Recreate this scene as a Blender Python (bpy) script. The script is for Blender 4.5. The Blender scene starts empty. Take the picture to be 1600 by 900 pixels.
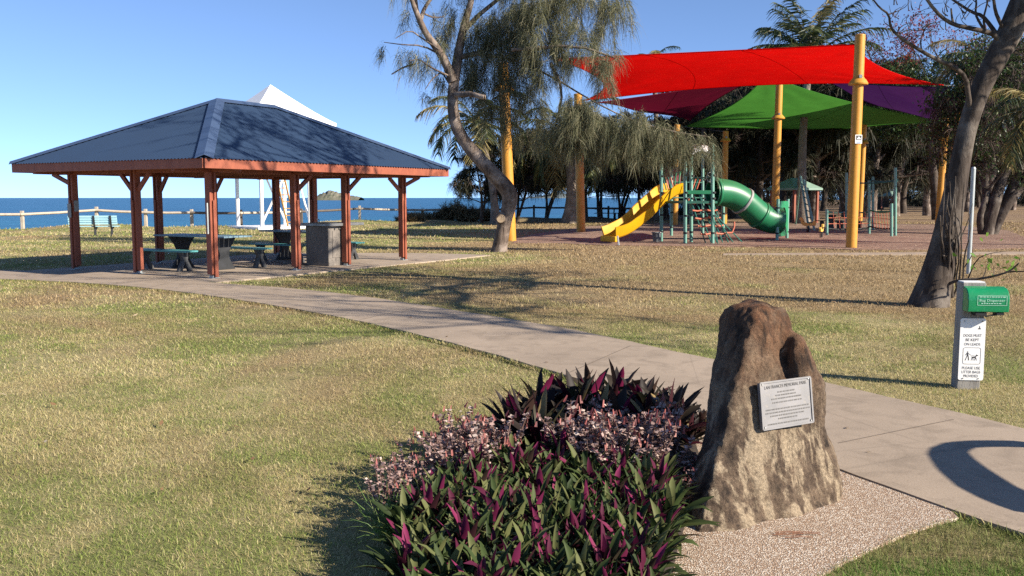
import bpy, bmesh, math, random
import numpy as np
from mathutils import Vector, Matrix, noise as mnoise

random.seed(7)
RNG = np.random.default_rng(7)
R = math.radians
scene = bpy.context.scene
COL = scene.collection

# ------------------------------------------------------------------ camera
FPX, HOR, CAM_H = 1420.0, 309.0, 1.6
PITCH = math.atan((450 - HOR) / FPX)
SP, CP = math.sin(PITCH), math.cos(PITCH)
cam_data = bpy.data.cameras.new('camera')
cam = bpy.data.objects.new('camera', cam_data)
COL.objects.link(cam)
cam.location = (0, 0, CAM_H)
cam.rotation_euler = (math.pi / 2 - PITCH, 0, 0)
cam_data.sensor_width = 36
cam_data.lens = 36 * FPX / 1600
cam_data.clip_start = 0.05
cam_data.clip_end = 120000
scene.camera = cam


def ray(px, py):
    a, b = (px - 800) / FPX, (450 - py) / FPX
    return Vector((a, CP + b * SP, -SP + b * CP))


def at(px, py, Y):
    d = ray(px, py)
    t = Y / d.y
    return Vector((d.x * t, Y, CAM_H + d.z * t))


def gnd(px, py, z=0.0):
    d = ray(px, py)
    t = (z - CAM_H) / d.z
    return Vector((d.x * t, d.y * t, z))


# ------------------------------------------------------------------ sun
SUN_EL = R(27)
SH = Vector((-0.88, 0.475, 0)).normalized()      # the way shadows run
SUN_DIR = Vector((SH.x * math.cos(SUN_EL), SH.y * math.cos(SUN_EL), -math.sin(SUN_EL)))

# ------------------------------------------------------------------ mesh builder


class MB:
    def __init__(self):
        self.v, self.f, self.mi = [], [], []
        self.cur = 0

    def add(self, verts, faces):
        o = len(self.v)
        self.v.extend([tuple(p) for p in verts])
        for f in faces:
            self.f.append(tuple(i + o for i in f))
            self.mi.append(self.cur)

    def box(self, c, s, rot=None):
        hx, hy, hz = s[0] / 2, s[1] / 2, s[2] / 2
        pts = [Vector((x, y, z)) for x in (-hx, hx) for y in (-hy, hy) for z in (-hz, hz)]
        if rot is not None:
            pts = [rot @ p for p in pts]
        c = Vector(c)
        pts = [p + c for p in pts]
        self.add(pts, [(0, 1, 3, 2), (4, 6, 7, 5), (0, 4, 5, 1), (2, 3, 7, 6), (0, 2, 6, 4), (1, 5, 7, 3)])

    def bar(self, p0, p1, w, h, up=Vector((0, 0, 1))):
        p0, p1 = Vector(p0), Vector(p1)
        d = (p1 - p0)
        L = d.length
        d.normalize()
        s = d.cross(up)
        if s.length < 1e-4:
            s = d.cross(Vector((0, 1, 0)))
        s.normalize()
        t = s.cross(d)
        rot = Matrix((s, d, t)).transposed()
        self.box((p0 + p1) / 2, (w, L, h), rot)

    def tube(self, pts, rad, n=8, cap=True):
        pts = [Vector(p) for p in pts]
        if not hasattr(rad, '__len__'):
            rad = [rad] * len(pts)
        verts, faces = [], []
        d0 = (pts[1] - pts[0]).normalized()
        s = d0.cross(Vector((0, 0, 1)))
        if s.length < 1e-3:
            s = d0.cross(Vector((0, 1, 0)))
        s.normalize()
        for i, p in enumerate(pts):
            if i == 0:
                d = pts[1] - pts[0]
            elif i == len(pts) - 1:
                d = pts[-1] - pts[-2]
            else:
                d = pts[i + 1] - pts[i - 1]
            d.normalize()
            s = (s - d * s.dot(d))
            s.normalize()
            t = d.cross(s)
            for k in range(n):
                a = 2 * math.pi * k / n
                verts.append(p + (s * math.cos(a) + t * math.sin(a)) * rad[i])
        for i in range(len(pts) - 1):
            for k in range(n):
                k2 = (k + 1) % n
                faces.append((i * n + k, i * n + k2, (i + 1) * n + k2, (i + 1) * n + k))
        if cap:
            faces.append(tuple(reversed(range(n))))
            faces.append(tuple((len(pts) - 1) * n + k for k in range(n)))
        self.add(verts, faces)

    def prism(self, poly, z0, z1):
        n = len(poly)
        v = [(p[0], p[1], z0) for p in poly] + [(p[0], p[1], z1) for p in poly]
        f = [tuple(reversed(range(n))), tuple(range(n, 2 * n))]
        f += [(i, (i + 1) % n, n + (i + 1) % n, n + i) for i in range(n)]
        self.add(v, f)

    def plate(self, pts, nrm, th):
        n = len(pts)
        nrm = Vector(nrm).normalized() * th
        v = [Vector(p) for p in pts] + [Vector(p) + nrm for p in pts]
        f = [tuple(reversed(range(n))), tuple(range(n, 2 * n))]
        f += [(i, (i + 1) % n, n + (i + 1) % n, n + i) for i in range(n)]
        self.add(v, f)

    def sweep(self, path, prof, up=Vector((0, 0, 1)), side=None):
        path = [Vector(p) for p in path]
        n = len(prof)
        verts, faces = [], []
        for i, p in enumerate(path):
            d = path[min(i + 1, len(path) - 1)] - path[max(i - 1, 0)]
            d.normalize()
            s = side.copy() if side is not None else d.cross(up).normalized()
            s = (s - d * s.dot(d)).normalized()
            t = s.cross(d).normalized()
            for (a, b) in prof:
                verts.append(p + s * a + t * b)
        for i in range(len(path) - 1):
            for k in range(n):
                k2 = (k + 1) % n
                faces.append((i * n + k, i * n + k2, (i + 1) * n + k2, (i + 1) * n + k))
        faces.append(tuple(reversed(range(n))))
        faces.append(tuple((len(path) - 1) * n + k for k in range(n)))
        self.add(verts, faces)

    def xform(self, M):
        self.v = [tuple(M @ Vector(p)) for p in self.v]

    def mesh(self, name, mats, smooth=None, fix=True):
        me = bpy.data.meshes.new(name)
        me.from_pydata(self.v, [], self.f)
        if not isinstance(mats, (list, tuple)):
            mats = [mats]
        for m in mats:
            me.materials.append(m)
        if max(self.mi or [0]) > 0:
            me.polygons.foreach_set('material_index', self.mi)
        if fix:
            bm = bmesh.new()
            bm.from_mesh(me)
            bmesh.ops.recalc_face_normals(bm, faces=bm.faces)
            bm.to_mesh(me)
            bm.free()
        if smooth:
            me.polygons.foreach_set('use_smooth', [True] * len(me.polygons))
            me.set_sharp_from_angle(angle=R(smooth))
        me.update()
        return me


def link(name, me, parent=None, loc=None, rotz=None, bevel=0.0):
    o = bpy.data.objects.new(name, me)
    COL.objects.link(o)
    if parent is not None:
        o.parent = parent
    if loc is not None:
        o.location = loc
    if rotz is not None:
        o.rotation_euler = (0, 0, rotz)
    if bevel:
        b = o.modifiers.new('edge', 'BEVEL')
        b.width = bevel
        b.segments = 2
        b.limit_method = 'ANGLE'
        b.angle_limit = R(40)
    return o


def tag(o, label=None, cat=None, group=None, kind=None):
    if label:
        o['label'] = label
    if cat:
        o['category'] = cat
    if group:
        o['group'] = group
    if kind:
        o['kind'] = kind
    return o


def thing(name, label, cat, loc=(0, 0, 0), rotz=0.0, group=None):
    o = bpy.data.objects.new(name, None)
    o.empty_display_size = 0.1
    COL.objects.link(o)
    o.location = loc
    o.rotation_euler = (0, 0, rotz)
    return tag(o, label, cat, group)


def part(name, mb, mat, parent, smooth=None, bevel=0.0, fix=True):
    return link(name, mb.mesh(name, mat, smooth, fix), parent, bevel=bevel)


def dup(root, loc, rotz, label=None, scale=None, group=None):
    r = root.copy()
    COL.objects.link(r)
    r.location = loc
    r.rotation_euler = (0, 0, rotz)
    if scale is not None:
        r.scale = (scale, scale, scale) if not hasattr(scale, '__len__') else scale
    if label:
        r['label'] = label
    if group:
        r['group'] = group
    for ch in list(root.children):
        c = ch.copy()
        COL.objects.link(c)
        c.parent = r
        for g in list(ch.children):
            d = g.copy()
            COL.objects.link(d)
            d.parent = c
    return r


def np_mesh(name, V, F, mat, smooth=False):
    """fast mesh: V (n,3), F (m,k) all the same k"""
    me = bpy.data.meshes.new(name)
    V = np.ascontiguousarray(V, dtype=np.float32)
    F = np.ascontiguousarray(F, dtype=np.int32)
    m, k = F.shape
    me.vertices.add(len(V))
    me.vertices.foreach_set('co', V.ravel())
    me.loops.add(m * k)
    me.loops.foreach_set('vertex_index', F.ravel())
    me.polygons.add(m)
    me.polygons.foreach_set('loop_start', np.arange(0, m * k, k, dtype=np.int32))
    me.polygons.foreach_set('loop_total', np.full(m, k, dtype=np.int32))
    if smooth:
        me.polygons.foreach_set('use_smooth', np.ones(m, dtype=bool))
    me.materials.append(mat)
    me.update(calc_edges=True)
    return me


# ------------------------------------------------------------------ materials


def hexlin(r, g, b):
    f = lambda c: (c / 255 / 12.92) if c / 255 <= 0.04045 else ((c / 255 + 0.055) / 1.055) ** 2.4
    return (f(r), f(g), f(b))


def new_mat(name):
    m = bpy.data.materials.new(name)
    m.use_nodes = True
    nt = m.node_tree
    bsdf = nt.nodes['Principled BSDF']
    return m, nt, bsdf


def N(nt, typ, **kw):
    n = nt.nodes.new(typ)
    for k, v in kw.items():
        if k in n.inputs.keys():
            n.inputs[k].default_value = v
        else:
            setattr(n, k, v)
    return n


def mixc(nt, fac, a, b, blend='MIX'):
    n = nt.nodes.new('ShaderNodeMix')
    n.data_type = 'RGBA'
    n.blend_type = blend
    for sock, val in ((n.inputs[0], fac), (n.inputs[6], a), (n.inputs[7], b)):
        if hasattr(val, 'links') or hasattr(val, 'is_linked'):
            nt.links.new(val, sock)
        elif hasattr(val, '__len__'):
            sock.default_value = (val[0], val[1], val[2], 1)
        else:
            sock.default_value = val
    return n.outputs[2]


def ramp(nt, fac, stops):
    n = nt.nodes.new('ShaderNodeValToRGB')
    cr = n.color_ramp
    while len(cr.elements) < len(stops):
        cr.elements.new(0.5)
    for e, (p, c) in zip(cr.elements, stops):
        e.position = p
        e.color = (c[0], c[1], c[2], 1) if hasattr(c, '__len__') else (c, c, c, 1)
    nt.links.new(fac, n.inputs[0])
    return n.outputs[0]


def coords(nt, scale=(1, 1, 1), kind='Object'):
    tc = nt.nodes.new('ShaderNodeTexCoord')
    mp = nt.nodes.new('ShaderNodeMapping')
    mp.inputs['Scale'].default_value = scale
    nt.links.new(tc.outputs[kind], mp.inputs[0])
    return mp.outputs[0]


def noise_tex(nt, vec, scale, detail=4, rough=0.55, dist=0.0):
    n = N(nt, 'ShaderNodeTexNoise', Scale=scale, Detail=detail, Roughness=rough, Distortion=dist)
    nt.links.new(vec, n.inputs['Vector'])
    return n.outputs[0]


def bump(nt, bsdf, height, strength=0.3, dist=0.01):
    b = N(nt, 'ShaderNodeBump', Strength=strength, Distance=dist)
    nt.links.new(height, b.inputs['Height'])
    nt.links.new(b.outputs[0], bsdf.inputs['Normal'])
    return b


def surf(name, c1, c2=None, scale=6.0, rough=0.6, bump_s=0.0, bump_d=0.01, stretch=(1, 1, 1), spec=0.4, metal=0.0,
         c3=None, fine=8.0, coat=0.0):
    """a worn painted / wooden / metal surface: two or three tones by noise"""
    m, nt, b = new_mat(name)
    v = coords(nt, stretch)
    c2 = c2 or tuple(x * 0.75 for x in c1)
    f = noise_tex(nt, v, scale, 5, 0.6)
    col = mixc(nt, ramp(nt, f, [(0.35, 0.0), (0.65, 1.0)]), c1, c2)
    if c3:
        f2 = noise_tex(nt, v, scale * fine, 3, 0.7)
        col = mixc(nt, ramp(nt, f2, [(0.55, 0.0), (0.72, 1.0)]), col, c3)
    nt.links.new(col, b.inputs['Base Color'])
    rr = N(nt, 'ShaderNodeMapRange', **{'To Min': rough - 0.08, 'To Max': min(1, rough + 0.1)})
    nt.links.new(f, rr.inputs[0])
    nt.links.new(rr.outputs[0], b.inputs['Roughness'])
    b.inputs['Specular IOR Level'].default_value = spec
    b.inputs['Metallic'].default_value = metal
    b.inputs['Coat Weight'].default_value = coat
    if bump_s:
        f3 = noise_tex(nt, v, scale * fine, 4, 0.65)
        bump(nt, b, f3, bump_s, bump_d)
    return m


def leafmat(name, stops, rough=0.55, transl=0.3, back=None, patch=None, spec=0.3):
    """foliage: hue varies leaf by leaf; thin leaves let light through"""
    m, nt, b = new_mat(name)
    geo = nt.nodes.new('ShaderNodeNewGeometry')
    col = ramp(nt, geo.outputs['Random Per Island'], stops)
    if patch:
        v = coords(nt)
        f = noise_tex(nt, v, patch[0], 2, 0.5)
        col = mixc(nt, ramp(nt, f, [(0.4, 0.0), (0.62, 1.0)]), col, patch[1], 'MULTIPLY')
    if back:
        bk = ramp(nt, geo.outputs['Random Per Island'], [(0, tuple(x * .35 for x in back)), (0.55, (.045, .05, .026)), (0.7, back), (1, tuple(x * 1.25 for x in back))])
        col = mixc(nt, geo.outputs['Backfacing'], col, bk)
    nt.links.new(col, b.inputs['Base Color'])
    b.inputs['Roughness'].default_value = rough
    b.inputs['Specular IOR Level'].default_value = spec
    out = nt.nodes['Material Output']
    tr = nt.nodes.new('ShaderNodeBsdfTranslucent')
    nt.links.new(col, tr.inputs[0])
    mx = nt.nodes.new('ShaderNodeMixShader')
    mx.inputs[0].default_value = transl
    nt.links.new(b.outputs[0], mx.inputs[1])
    nt.links.new(tr.outputs[0], mx.inputs[2])
    nt.links.new(mx.outputs[0], out.inputs[0])
    return m


def sailmat(name, col, transl=0.45):
    m, nt, b = new_mat(name)
    v = coords(nt)
    f = noise_tex(nt, v, 1.3, 4, 0.6)
    w = noise_tex(nt, coords(nt, (1, 1, 1)), 90, 2, 0.5)
    c = mixc(nt, ramp(nt, f, [(0.3, 0.0), (0.7, 1.0)]), col, tuple(x * 0.82 for x in col))
    c = mixc(nt, ramp(nt, w, [(0.35, 0.0), (0.7, 0.25)]), c, tuple(x * 0.6 for x in col))
    nt.links.new(c, b.inputs['Base Color'])
    b.inputs['Roughness'].default_value = 0.85
    b.inputs['Specular IOR Level'].default_value = 0.15
    tr = nt.nodes.new('ShaderNodeBsdfTranslucent')
    nt.links.new(c, tr.inputs[0])
    mx = nt.nodes.new('ShaderNodeMixShader')
    mx.inputs[0].default_value = transl
    nt.links.new(b.outputs[0], mx.inputs[1])
    nt.links.new(tr.outputs[0], mx.inputs[2])
    nt.links.new(mx.outputs[0], nt.nodes['Material Output'].inputs[0])
    bump(nt, b, f, 0.25, 0.05)
    return m


def lawn_masks(nt):
    """two world-space masks shared by soil and blades: dryness and bare brown"""
    v = coords(nt)
    a = noise_tex(nt, v, 0.42, 5, 0.62, 0.4)
    c = noise_tex(nt, v, 2.6, 4, 0.6)
    ad = N(nt, 'ShaderNodeMath', operation='MULTIPLY_ADD')
    nt.links.new(c, ad.inputs[0])
    ad.inputs[1].default_value = 0.35
    nt.links.new(a, ad.inputs[2])
    dry = ramp(nt, ad.outputs[0], [(0.60, 0.0), (0.76, 1.0)])
    bare0 = noise_tex(nt, v, 0.23, 5, 0.65, 0.6)
    sep = nt.nodes.new('ShaderNodeSeparateXYZ')
    nt.links.new(v, sep.inputs[0])
    ym = N(nt, 'ShaderNodeMapRange', **{'From Min': 10.5, 'From Max': 15.0})
    nt.links.new(sep.outputs[1], ym.inputs[0])
    xm = N(nt, 'ShaderNodeMapRange', **{'From Min': -4.5, 'From Max': 2.0, 'To Max': 0.20})
    nt.links.new(sep.outputs[0], xm.inputs[0])
    mu = N(nt, 'ShaderNodeMath', operation='MULTIPLY_ADD')
    nt.links.new(ym.outputs[0], mu.inputs[0])
    nt.links.new(xm.outputs[0], mu.inputs[1])
    nt.links.new(bare0, mu.inputs[2])
    bare = mu.outputs[0]
    return v, dry, bare, c


def grass_soil(name):
    m, nt, b = new_mat(name)
    v, dry, bare, c = lawn_masks(nt)
    col = mixc(nt, dry, (0.19, 0.205, 0.062), (0.43, 0.36, 0.18))
    col = mixc(nt, ramp(nt, bare, [(0.47, 0.0), (0.64, 0.9)]), col, (0.31, 0.205, 0.115))
    # brown leaf litter and bark under the trees, far right and along the bank
    sep = nt.nodes.new('ShaderNodeSeparateXYZ')
    nt.links.new(v, sep.inputs[0])
    far = N(nt, 'ShaderNodeMapRange', **{'From Min': 24.0, 'From Max': 33.0})
    nt.links.new(sep.outputs[1], far.inputs[0])
    rgt = N(nt, 'ShaderNodeMapRange', **{'From Min': -1.0, 'From Max': 6.0})
    nt.links.new(sep.outputs[0], rgt.inputs[0])
    mm = N(nt, 'ShaderNodeMath', operation='MULTIPLY')
    nt.links.new(far.outputs[0], mm.inputs[0])
    nt.links.new(rgt.outputs[0], mm.inputs[1])
    lit = noise_tex(nt, v, 0.16, 5, 0.6, 0.5)
    mm2 = N(nt, 'ShaderNodeMath', operation='MULTIPLY')
    nt.links.new(mm.outputs[0], mm2.inputs[0])
    nt.links.new(ramp(nt, lit, [(0.36, 0.0), (0.5, 0.9)]), mm2.inputs[1])
    litter = mixc(nt, noise_tex(nt, v, 14, 4, 0.7), (0.085, 0.045, 0.035), (0.30, 0.17, 0.125))
    col = mixc(nt, mm2.outputs[0], col, litter)
    # speckle of fine thatch
    fine = noise_tex(nt, coords(nt, (1, 0.8, 1)), 95, 6, 0.8)
    col = mixc(nt, ramp(nt, fine, [(0.34, 0.0), (0.66, 1.0)]), mixc(nt, 0.4, col, (0.04, 0.036, 0.016)), mixc(nt, 0.3, col, (0.48, 0.42, 0.26)))
    nt.links.new(col, b.inputs['Base Color'])
    b.inputs['Roughness'].default_value = 0.95
    b.inputs['Specular IOR Level'].default_value = 0.1
    bump(nt, b, fine, 0.7, 0.03)
    return m


def blade_mat(name, greener=0.0):
    m, nt, b = new_mat(name)
    v, dry, bare, c = lawn_masks(nt)
    geo = nt.nodes.new('ShaderNodeNewGeometry')
    rnd = geo.outputs['Random Per Island']
    # chance of being a dry blade follows the patch it grows in
    th = N(nt, 'ShaderNodeMapRange', **{'To Min': 0.22 - greener * 0.2, 'To Max': 0.85 - greener * 0.75})
    nt.links.new(dry, th.inputs[0])
    lt = N(nt, 'ShaderNodeMath', operation='LESS_THAN')
    nt.links.new(rnd, lt.inputs[0])
    nt.links.new(th.outputs[0], lt.inputs[1])
    r2 = N(nt, 'ShaderNodeMath', operation='FRACT')
    mul = N(nt, 'ShaderNodeMath', operation='MULTIPLY')
    nt.links.new(rnd, mul.inputs[0])
    mul.inputs[1].default_value = 37.0
    nt.links.new(mul.outputs[0], r2.inputs[0])
    green = ramp(nt, r2.outputs[0], [(0, (0.05, 0.11, 0.015)), (0.5, (0.10, 0.19, 0.03)), (1, (0.19, 0.28, 0.06))] if greener else [(0, (0.13, 0.19, 0.035)), (0.5, (0.22, 0.275, 0.065)), (1, (0.34, 0.37, 0.12))])
    straw = ramp(nt, r2.outputs[0], [(0, (0.33, 0.265, 0.11)), (0.5, (0.46, 0.385, 0.185)), (1, (0.58, 0.51, 0.29))])
    col = mixc(nt, lt.outputs[0], green, straw)
    col = mixc(nt, ramp(nt, bare, [(0.48, 0.0), (0.66, 0.85)]), col, mixc(nt, r2.outputs[0], (0.26, 0.165, 0.085), (0.47, 0.345, 0.2)))
    nt.links.new(col, b.inputs['Base Color'])
    b.inputs['Roughness'].default_value = 0.7
    b.inputs['Specular IOR Level'].default_value = 0.2
    tr = nt.nodes.new('ShaderNodeBsdfTranslucent')
    nt.links.new(col, tr.inputs[0])
    mx = nt.nodes.new('ShaderNodeMixShader')
    mx.inputs[0].default_value = 0.25
    nt.links.new(b.outputs[0], mx.inputs[1])
    nt.links.new(tr.outputs[0], mx.inputs[2])
    nt.links.new(mx.outputs[0], nt.nodes['Material Output'].inputs[0])
    return m


def concrete(name, c1, c2, stain):
    m, nt, b = new_mat(name)
    v = coords(nt)
    big = noise_tex(nt, v, 0.9, 6, 0.62, 0.3)
    fine = noise_tex(nt, v, 70, 4, 0.7)
    st = noise_tex(nt, v, 3.1, 6, 0.7, 0.7)
    col = mixc(nt, ramp(nt, big, [(0.35, 0.0), (0.65, 1.0)]), c1, c2)
    col = mixc(nt, ramp(nt, st, [(0.48, 0.0), (0.66, 0.7)]), col, stain)
    ck = N(nt, 'ShaderNodeTexVoronoi', Scale=0.55, feature='DISTANCE_TO_EDGE')
    nt.links.new(mixc(nt, 0.12, v, N(nt, 'ShaderNodeTexNoise', Scale=3.0, Detail=6.0).outputs[1]), ck.inputs['Vector'])
    col = mixc(nt, ramp(nt, ck.outputs[0], [(0.0, 0.22), (0.005, 0.0)]), col, (0.07, 0.055, 0.04))
    col = mixc(nt, ramp(nt, fine, [(0.3, 0.0), (0.75, 0.5)]), mixc(nt, 0.18, col, (0.08, 0.065, 0.05)), mixc(nt, 0.3, col, (0.55, 0.48, 0.4)))
    nt.links.new(col, b.inputs['Base Color'])
    b.inputs['Roughness'].default_value = 0.88
    b.inputs['Specular IOR Level'].default_value = 0.25
    bump(nt, b, fine, 0.35, 0.004)
    return m


def gravel_mat(name):
    m, nt, b = new_mat(name)
    v = coords(nt)
    vo = N(nt, 'ShaderNodeTexVoronoi', Scale=120.0, Randomness=1.0)
    nt.links.new(v, vo.inputs['Vector'])
    sep = nt.nodes.new('ShaderNodeSeparateColor')
    nt.links.new(vo.outputs['Color'], sep.inputs[0])
    col = ramp(nt, sep.outputs[0], [(0, (0.26, 0.15, 0.09)), (0.25, (0.44, 0.30, 0.20)), (0.5, (0.58, 0.46, 0.34)), (0.75, (0.70, 0.60, 0.49)), (1, (0.80, 0.74, 0.65))])
    dd = ramp(nt, vo.outputs['Distance'], [(0.38, 1.0), (0.62, 0.0)])
    big = noise_tex(nt, v, 2.2, 5, 0.6)
    col = mixc(nt, dd, (0.26, 0.18, 0.12), col)
    col = mixc(nt, ramp(nt, big, [(0.45, 0.0), (0.75, 0.3)]), col, (0.28, 0.2, 0.14))
    nt.links.new(col, b.inputs['Base Color'])
    b.inputs['Roughness'].default_value = 0.8
    bump(nt, b, dd, 0.8, 0.006)
    return m


def mulch_mat(name):
    m, nt, b = new_mat(name)
    v = coords(nt)
    f = noise_tex(nt, v, 5, 8, 0.85, 0.4)
    g = noise_tex(nt, v, 0.35, 5, 0.65, 0.5)
    col = ramp(nt, f, [(0.32, (0.07, 0.04, 0.028)), (0.5, (0.23, 0.145, 0.10)), (0.68, (0.50, 0.36, 0.265))])
    col = mixc(nt, ramp(nt, g, [(0.4, 0.0), (0.65, 0.6)]), col, (0.15, 0.075, 0.055))
    nt.links.new(col, b.inputs['Base Color'])
    b.inputs['Roughness'].default_value = 0.95
    bump(nt, b, f, 0.9, 0.06)
    return m


def rock_mat(name):
    m, nt, b = new_mat(name)
    v = coords(nt)
    vs = coords(nt, (6.5, 6.5, 0.9))
    streak = noise_tex(nt, vs, 1.7, 7, 0.62, 0.12)
    mott = noise_tex(nt, v, 6.5, 10, 0.78, 0.25)
    fine = noise_tex(nt, v, 60, 8, 0.82)
    sep = nt.nodes.new('ShaderNodeSeparateXYZ')
    nt.links.new(v, sep.inputs[0])
    base = ramp(nt, mott, [(0.30, (0.026, 0.019, 0.014)), (0.44, (0.085, 0.058, 0.04)), (0.57, (0.19, 0.135, 0.09)), (0.74, (0.40, 0.31, 0.215))])
    # rusty orange towards the top
    zr = N(nt, 'ShaderNodeMapRange', **{'From Min': 0.55, 'From Max': 1.0})
    nt.links.new(sep.outputs[2], zr.inputs[0])
    o1 = noise_tex(nt, v, 3.3, 5, 0.65, 0.5)
    om = N(nt, 'ShaderNodeMath', operation='MULTIPLY')
    nt.links.new(zr.outputs[0], om.inputs[0])
    nt.links.new(ramp(nt, o1, [(0.36, 0.0), (0.6, 1.0)]), om.inputs[1])
    base = mixc(nt, om.outputs[0], base, mixc(nt, mott, (0.075, 0.032, 0.016), (0.24, 0.10, 0.04)))
    # pale lime streaks running down the lower face, dark runs between them
    zl = N(nt, 'ShaderNodeMapRange', **{'From Min': 0.72, 'From Max': 0.35, 'To Min': 0.12, 'To Max': 0.95})
    nt.links.new(sep.outputs[2], zl.inputs[0])
    sm = N(nt, 'ShaderNodeMath', operation='MULTIPLY')
    nt.links.new(ramp(nt, streak, [(0.48, 0.0), (0.56, 0.95)]), sm.inputs[0])
    nt.links.new(zl.outputs[0], sm.inputs[1])
    base = mixc(nt, sm.outputs[0], base, mixc(nt, fine, (0.24, 0.175, 0.105), (0.58, 0.47, 0.33)))
    base = mixc(nt, ramp(nt, streak, [(0.34, 0.9), (0.44, 0.0)]), base, (0.016, 0.012, 0.010))
    lich = noise_tex(nt, v, 11, 8, 0.78, 0.5)
    base = mixc(nt, ramp(nt, lich, [(0.64, 0.0), (0.69, 0.75)]), base, (0.62, 0.52, 0.38))
    nt.links.new(mixc(nt, ramp(nt, fine, [(0.36, 0.0), (0.6, 1.0)]), mixc(nt, 0.6, base, (0.015, 0.011, 0.008)), base), b.inputs['Base Color'])
    b.inputs['Roughness'].default_value = 0.85
    b.inputs['Specular IOR Level'].default_value = 0.25
    ad = N(nt, 'ShaderNodeMath', operation='MULTIPLY_ADD')
    nt.links.new(fine, ad.inputs[0])
    ad.inputs[1].default_value = 0.35
    nt.links.new(mott, ad.inputs[2])
    bump(nt, b, ad.outputs[0], 0.9, 0.035)
    return m


def bark_mat(name, c1, c2, c3, rings=False, scale=1.0):
    m, nt, b = new_mat(name)
    v = coords(nt, (1, 1, 0.28) if not rings else (0.6, 0.6, 3.0))
    f = noise_tex(nt, v, 9 * scale, 7, 0.7, 0.8)
    g = noise_tex(nt, coords(nt), 2.2 * scale, 5, 0.6)
    col = mixc(nt, ramp(nt, f, [(0.35, 0.0), (0.62, 1.0)]), c1, c2)
    col = mixc(nt, ramp(nt, g, [(0.48, 0.0), (0.66, 0.8)]), col, c3)
    nt.links.new(col, b.inputs['Base Color'])
    b.inputs['Roughness'].default_value = 0.92
    b.inputs['Specular IOR Level'].default_value = 0.2
    bump(nt, b, f, 0.8, 0.03)
    return m


def sea_mat(name):
    m, nt, b = new_mat(name)
    v = coords(nt, (0.35, 1, 1))
    a = noise_tex(nt, v, 0.5, 6, 0.65, 0.4)
    c = noise_tex(nt, coords(nt, (0.02, 0.08, 1)), 0.6, 5, 0.6)
    sep = nt.nodes.new('ShaderNodeSeparateXYZ')
    nt.links.new(coords(nt), sep.inputs[0])
    near = N(nt, 'ShaderNodeMapRange', **{'From Min': 60.0, 'From Max': 420.0})
    nt.links.new(sep.outputs[1], near.inputs[0])
    col = mixc(nt, near.outputs[0], (0.02, 0.20, 0.30), (0.022, 0.125, 0.25))
    col = mixc(nt, ramp(nt, c, [(0.4, 0.0), (0.65, 0.5)]), col, (0.014, 0.085, 0.19))
    nt.links.new(col, b.inputs['Base Color'])
    c4 = noise_tex(nt, coords(nt, (0.05, 0.3, 1)), 1.2, 6, 0.7, 0.3)
    col = mixc(nt, ramp(nt, c4, [(0.42, 0.0), (0.62, 0.55)]), col, (0.012, 0.07, 0.16))
    col = mixc(nt, ramp(nt, c4, [(0.3, 0.4), (0.42, 0.0)]), col, (0.05, 0.21, 0.33))
    nt.links.new(col, b.inputs['Base Color'])
    b.inputs['Roughness'].default_value = 0.35
    b.inputs['Specular IOR Level'].default_value = 0.25
    b.inputs['IOR'].default_value = 1.33
    bump(nt, b, a, 1.0, 0.5)
    return m


M = {}
M['soil'] = grass_soil('grass_soil')
M['blade'] = blade_mat('grass_blade')
M['lush'] = blade_mat('lush_blade', 1.0)
M['path'] = concrete('path_concrete', (0.40, 0.315, 0.235), (0.325, 0.255, 0.19), (0.22, 0.17, 0.125))
M['slab'] = concrete('slab_concrete', (0.42, 0.34, 0.26), (0.35, 0.28, 0.215), (0.25, 0.195, 0.15))
M['gravel'] = gravel_mat('pebble_concrete')
M['mulch'] = mulch_mat('bark_mulch')
M['rock'] = rock_mat('boulder_stone')
M['sea'] = sea_mat('sea_water')
M['roof'] = surf('blue_roof_steel', (0.028, 0.050, 0.094), (0.026, 0.046, 0.087), 0.8, 0.40, spec=0.45)
M['cap'] = surf('sky_tinted_cap_steel', (0.055, 0.085, 0.15), (0.045, 0.07, 0.13), 2.0, 0.34, spec=0.6)  # lighter than the roof sheet: sky reflection put into the colour
M['redwood'] = surf('red_brown_paint', (0.29, 0.086, 0.045), (0.24, 0.068, 0.037), 5, 0.55, 0.25, 0.004, (1, 1, 0.3), c3=(0.18, 0.045, 0.028))
M['ceil'] = surf('dark_ceiling_boards', (0.10, 0.045, 0.032), (0.075, 0.035, 0.026), 4, 0.7)
M['green_slat'] = surf('green_slat_paint', (0.085, 0.30, 0.30), (0.07, 0.25, 0.26), 7, 0.45, 0.1, 0.002)
M['blue_slat'] = surf('pale_blue_slat_paint', (0.33, 0.56, 0.62), (0.27, 0.48, 0.55), 7, 0.5, 0.1, 0.002)
M['top_slat'] = surf('sky_tinted_slats', (0.17, 0.27, 0.33), (0.14, 0.225, 0.28), 7, 0.42, 0.1, 0.002)  # tabletop slats, with the sky's blue light put into their colour
M['iron'] = surf('black_cast_iron', (0.028, 0.03, 0.034), (0.018, 0.02, 0.022), 9, 0.6, 0.2, 0.003)
M['iron_grey'] = surf('grey_cast_leg', (0.075, 0.078, 0.08), (0.05, 0.052, 0.055), 9, 0.65, 0.2, 0.003)
M['bbq'] = surf('weathered_cement_panel', (0.20, 0.175, 0.15), (0.14, 0.125, 0.11), 3, 0.75, 0.2, 0.004, (1, 1, 0.4), c3=(0.09, 0.08, 0.07))
M['steel'] = surf('brushed_steel', (0.33, 0.33, 0.32), (0.22, 0.22, 0.215), 5, 0.42, metal=0.7, c3=(0.12, 0.11, 0.10))
M['fence'] = surf('weathered_pale_timber', (0.46, 0.40, 0.32), (0.36, 0.31, 0.25), 5, 0.85, 0.5, 0.006, (1, 1, 1), c3=(0.22, 0.18, 0.14))
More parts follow.
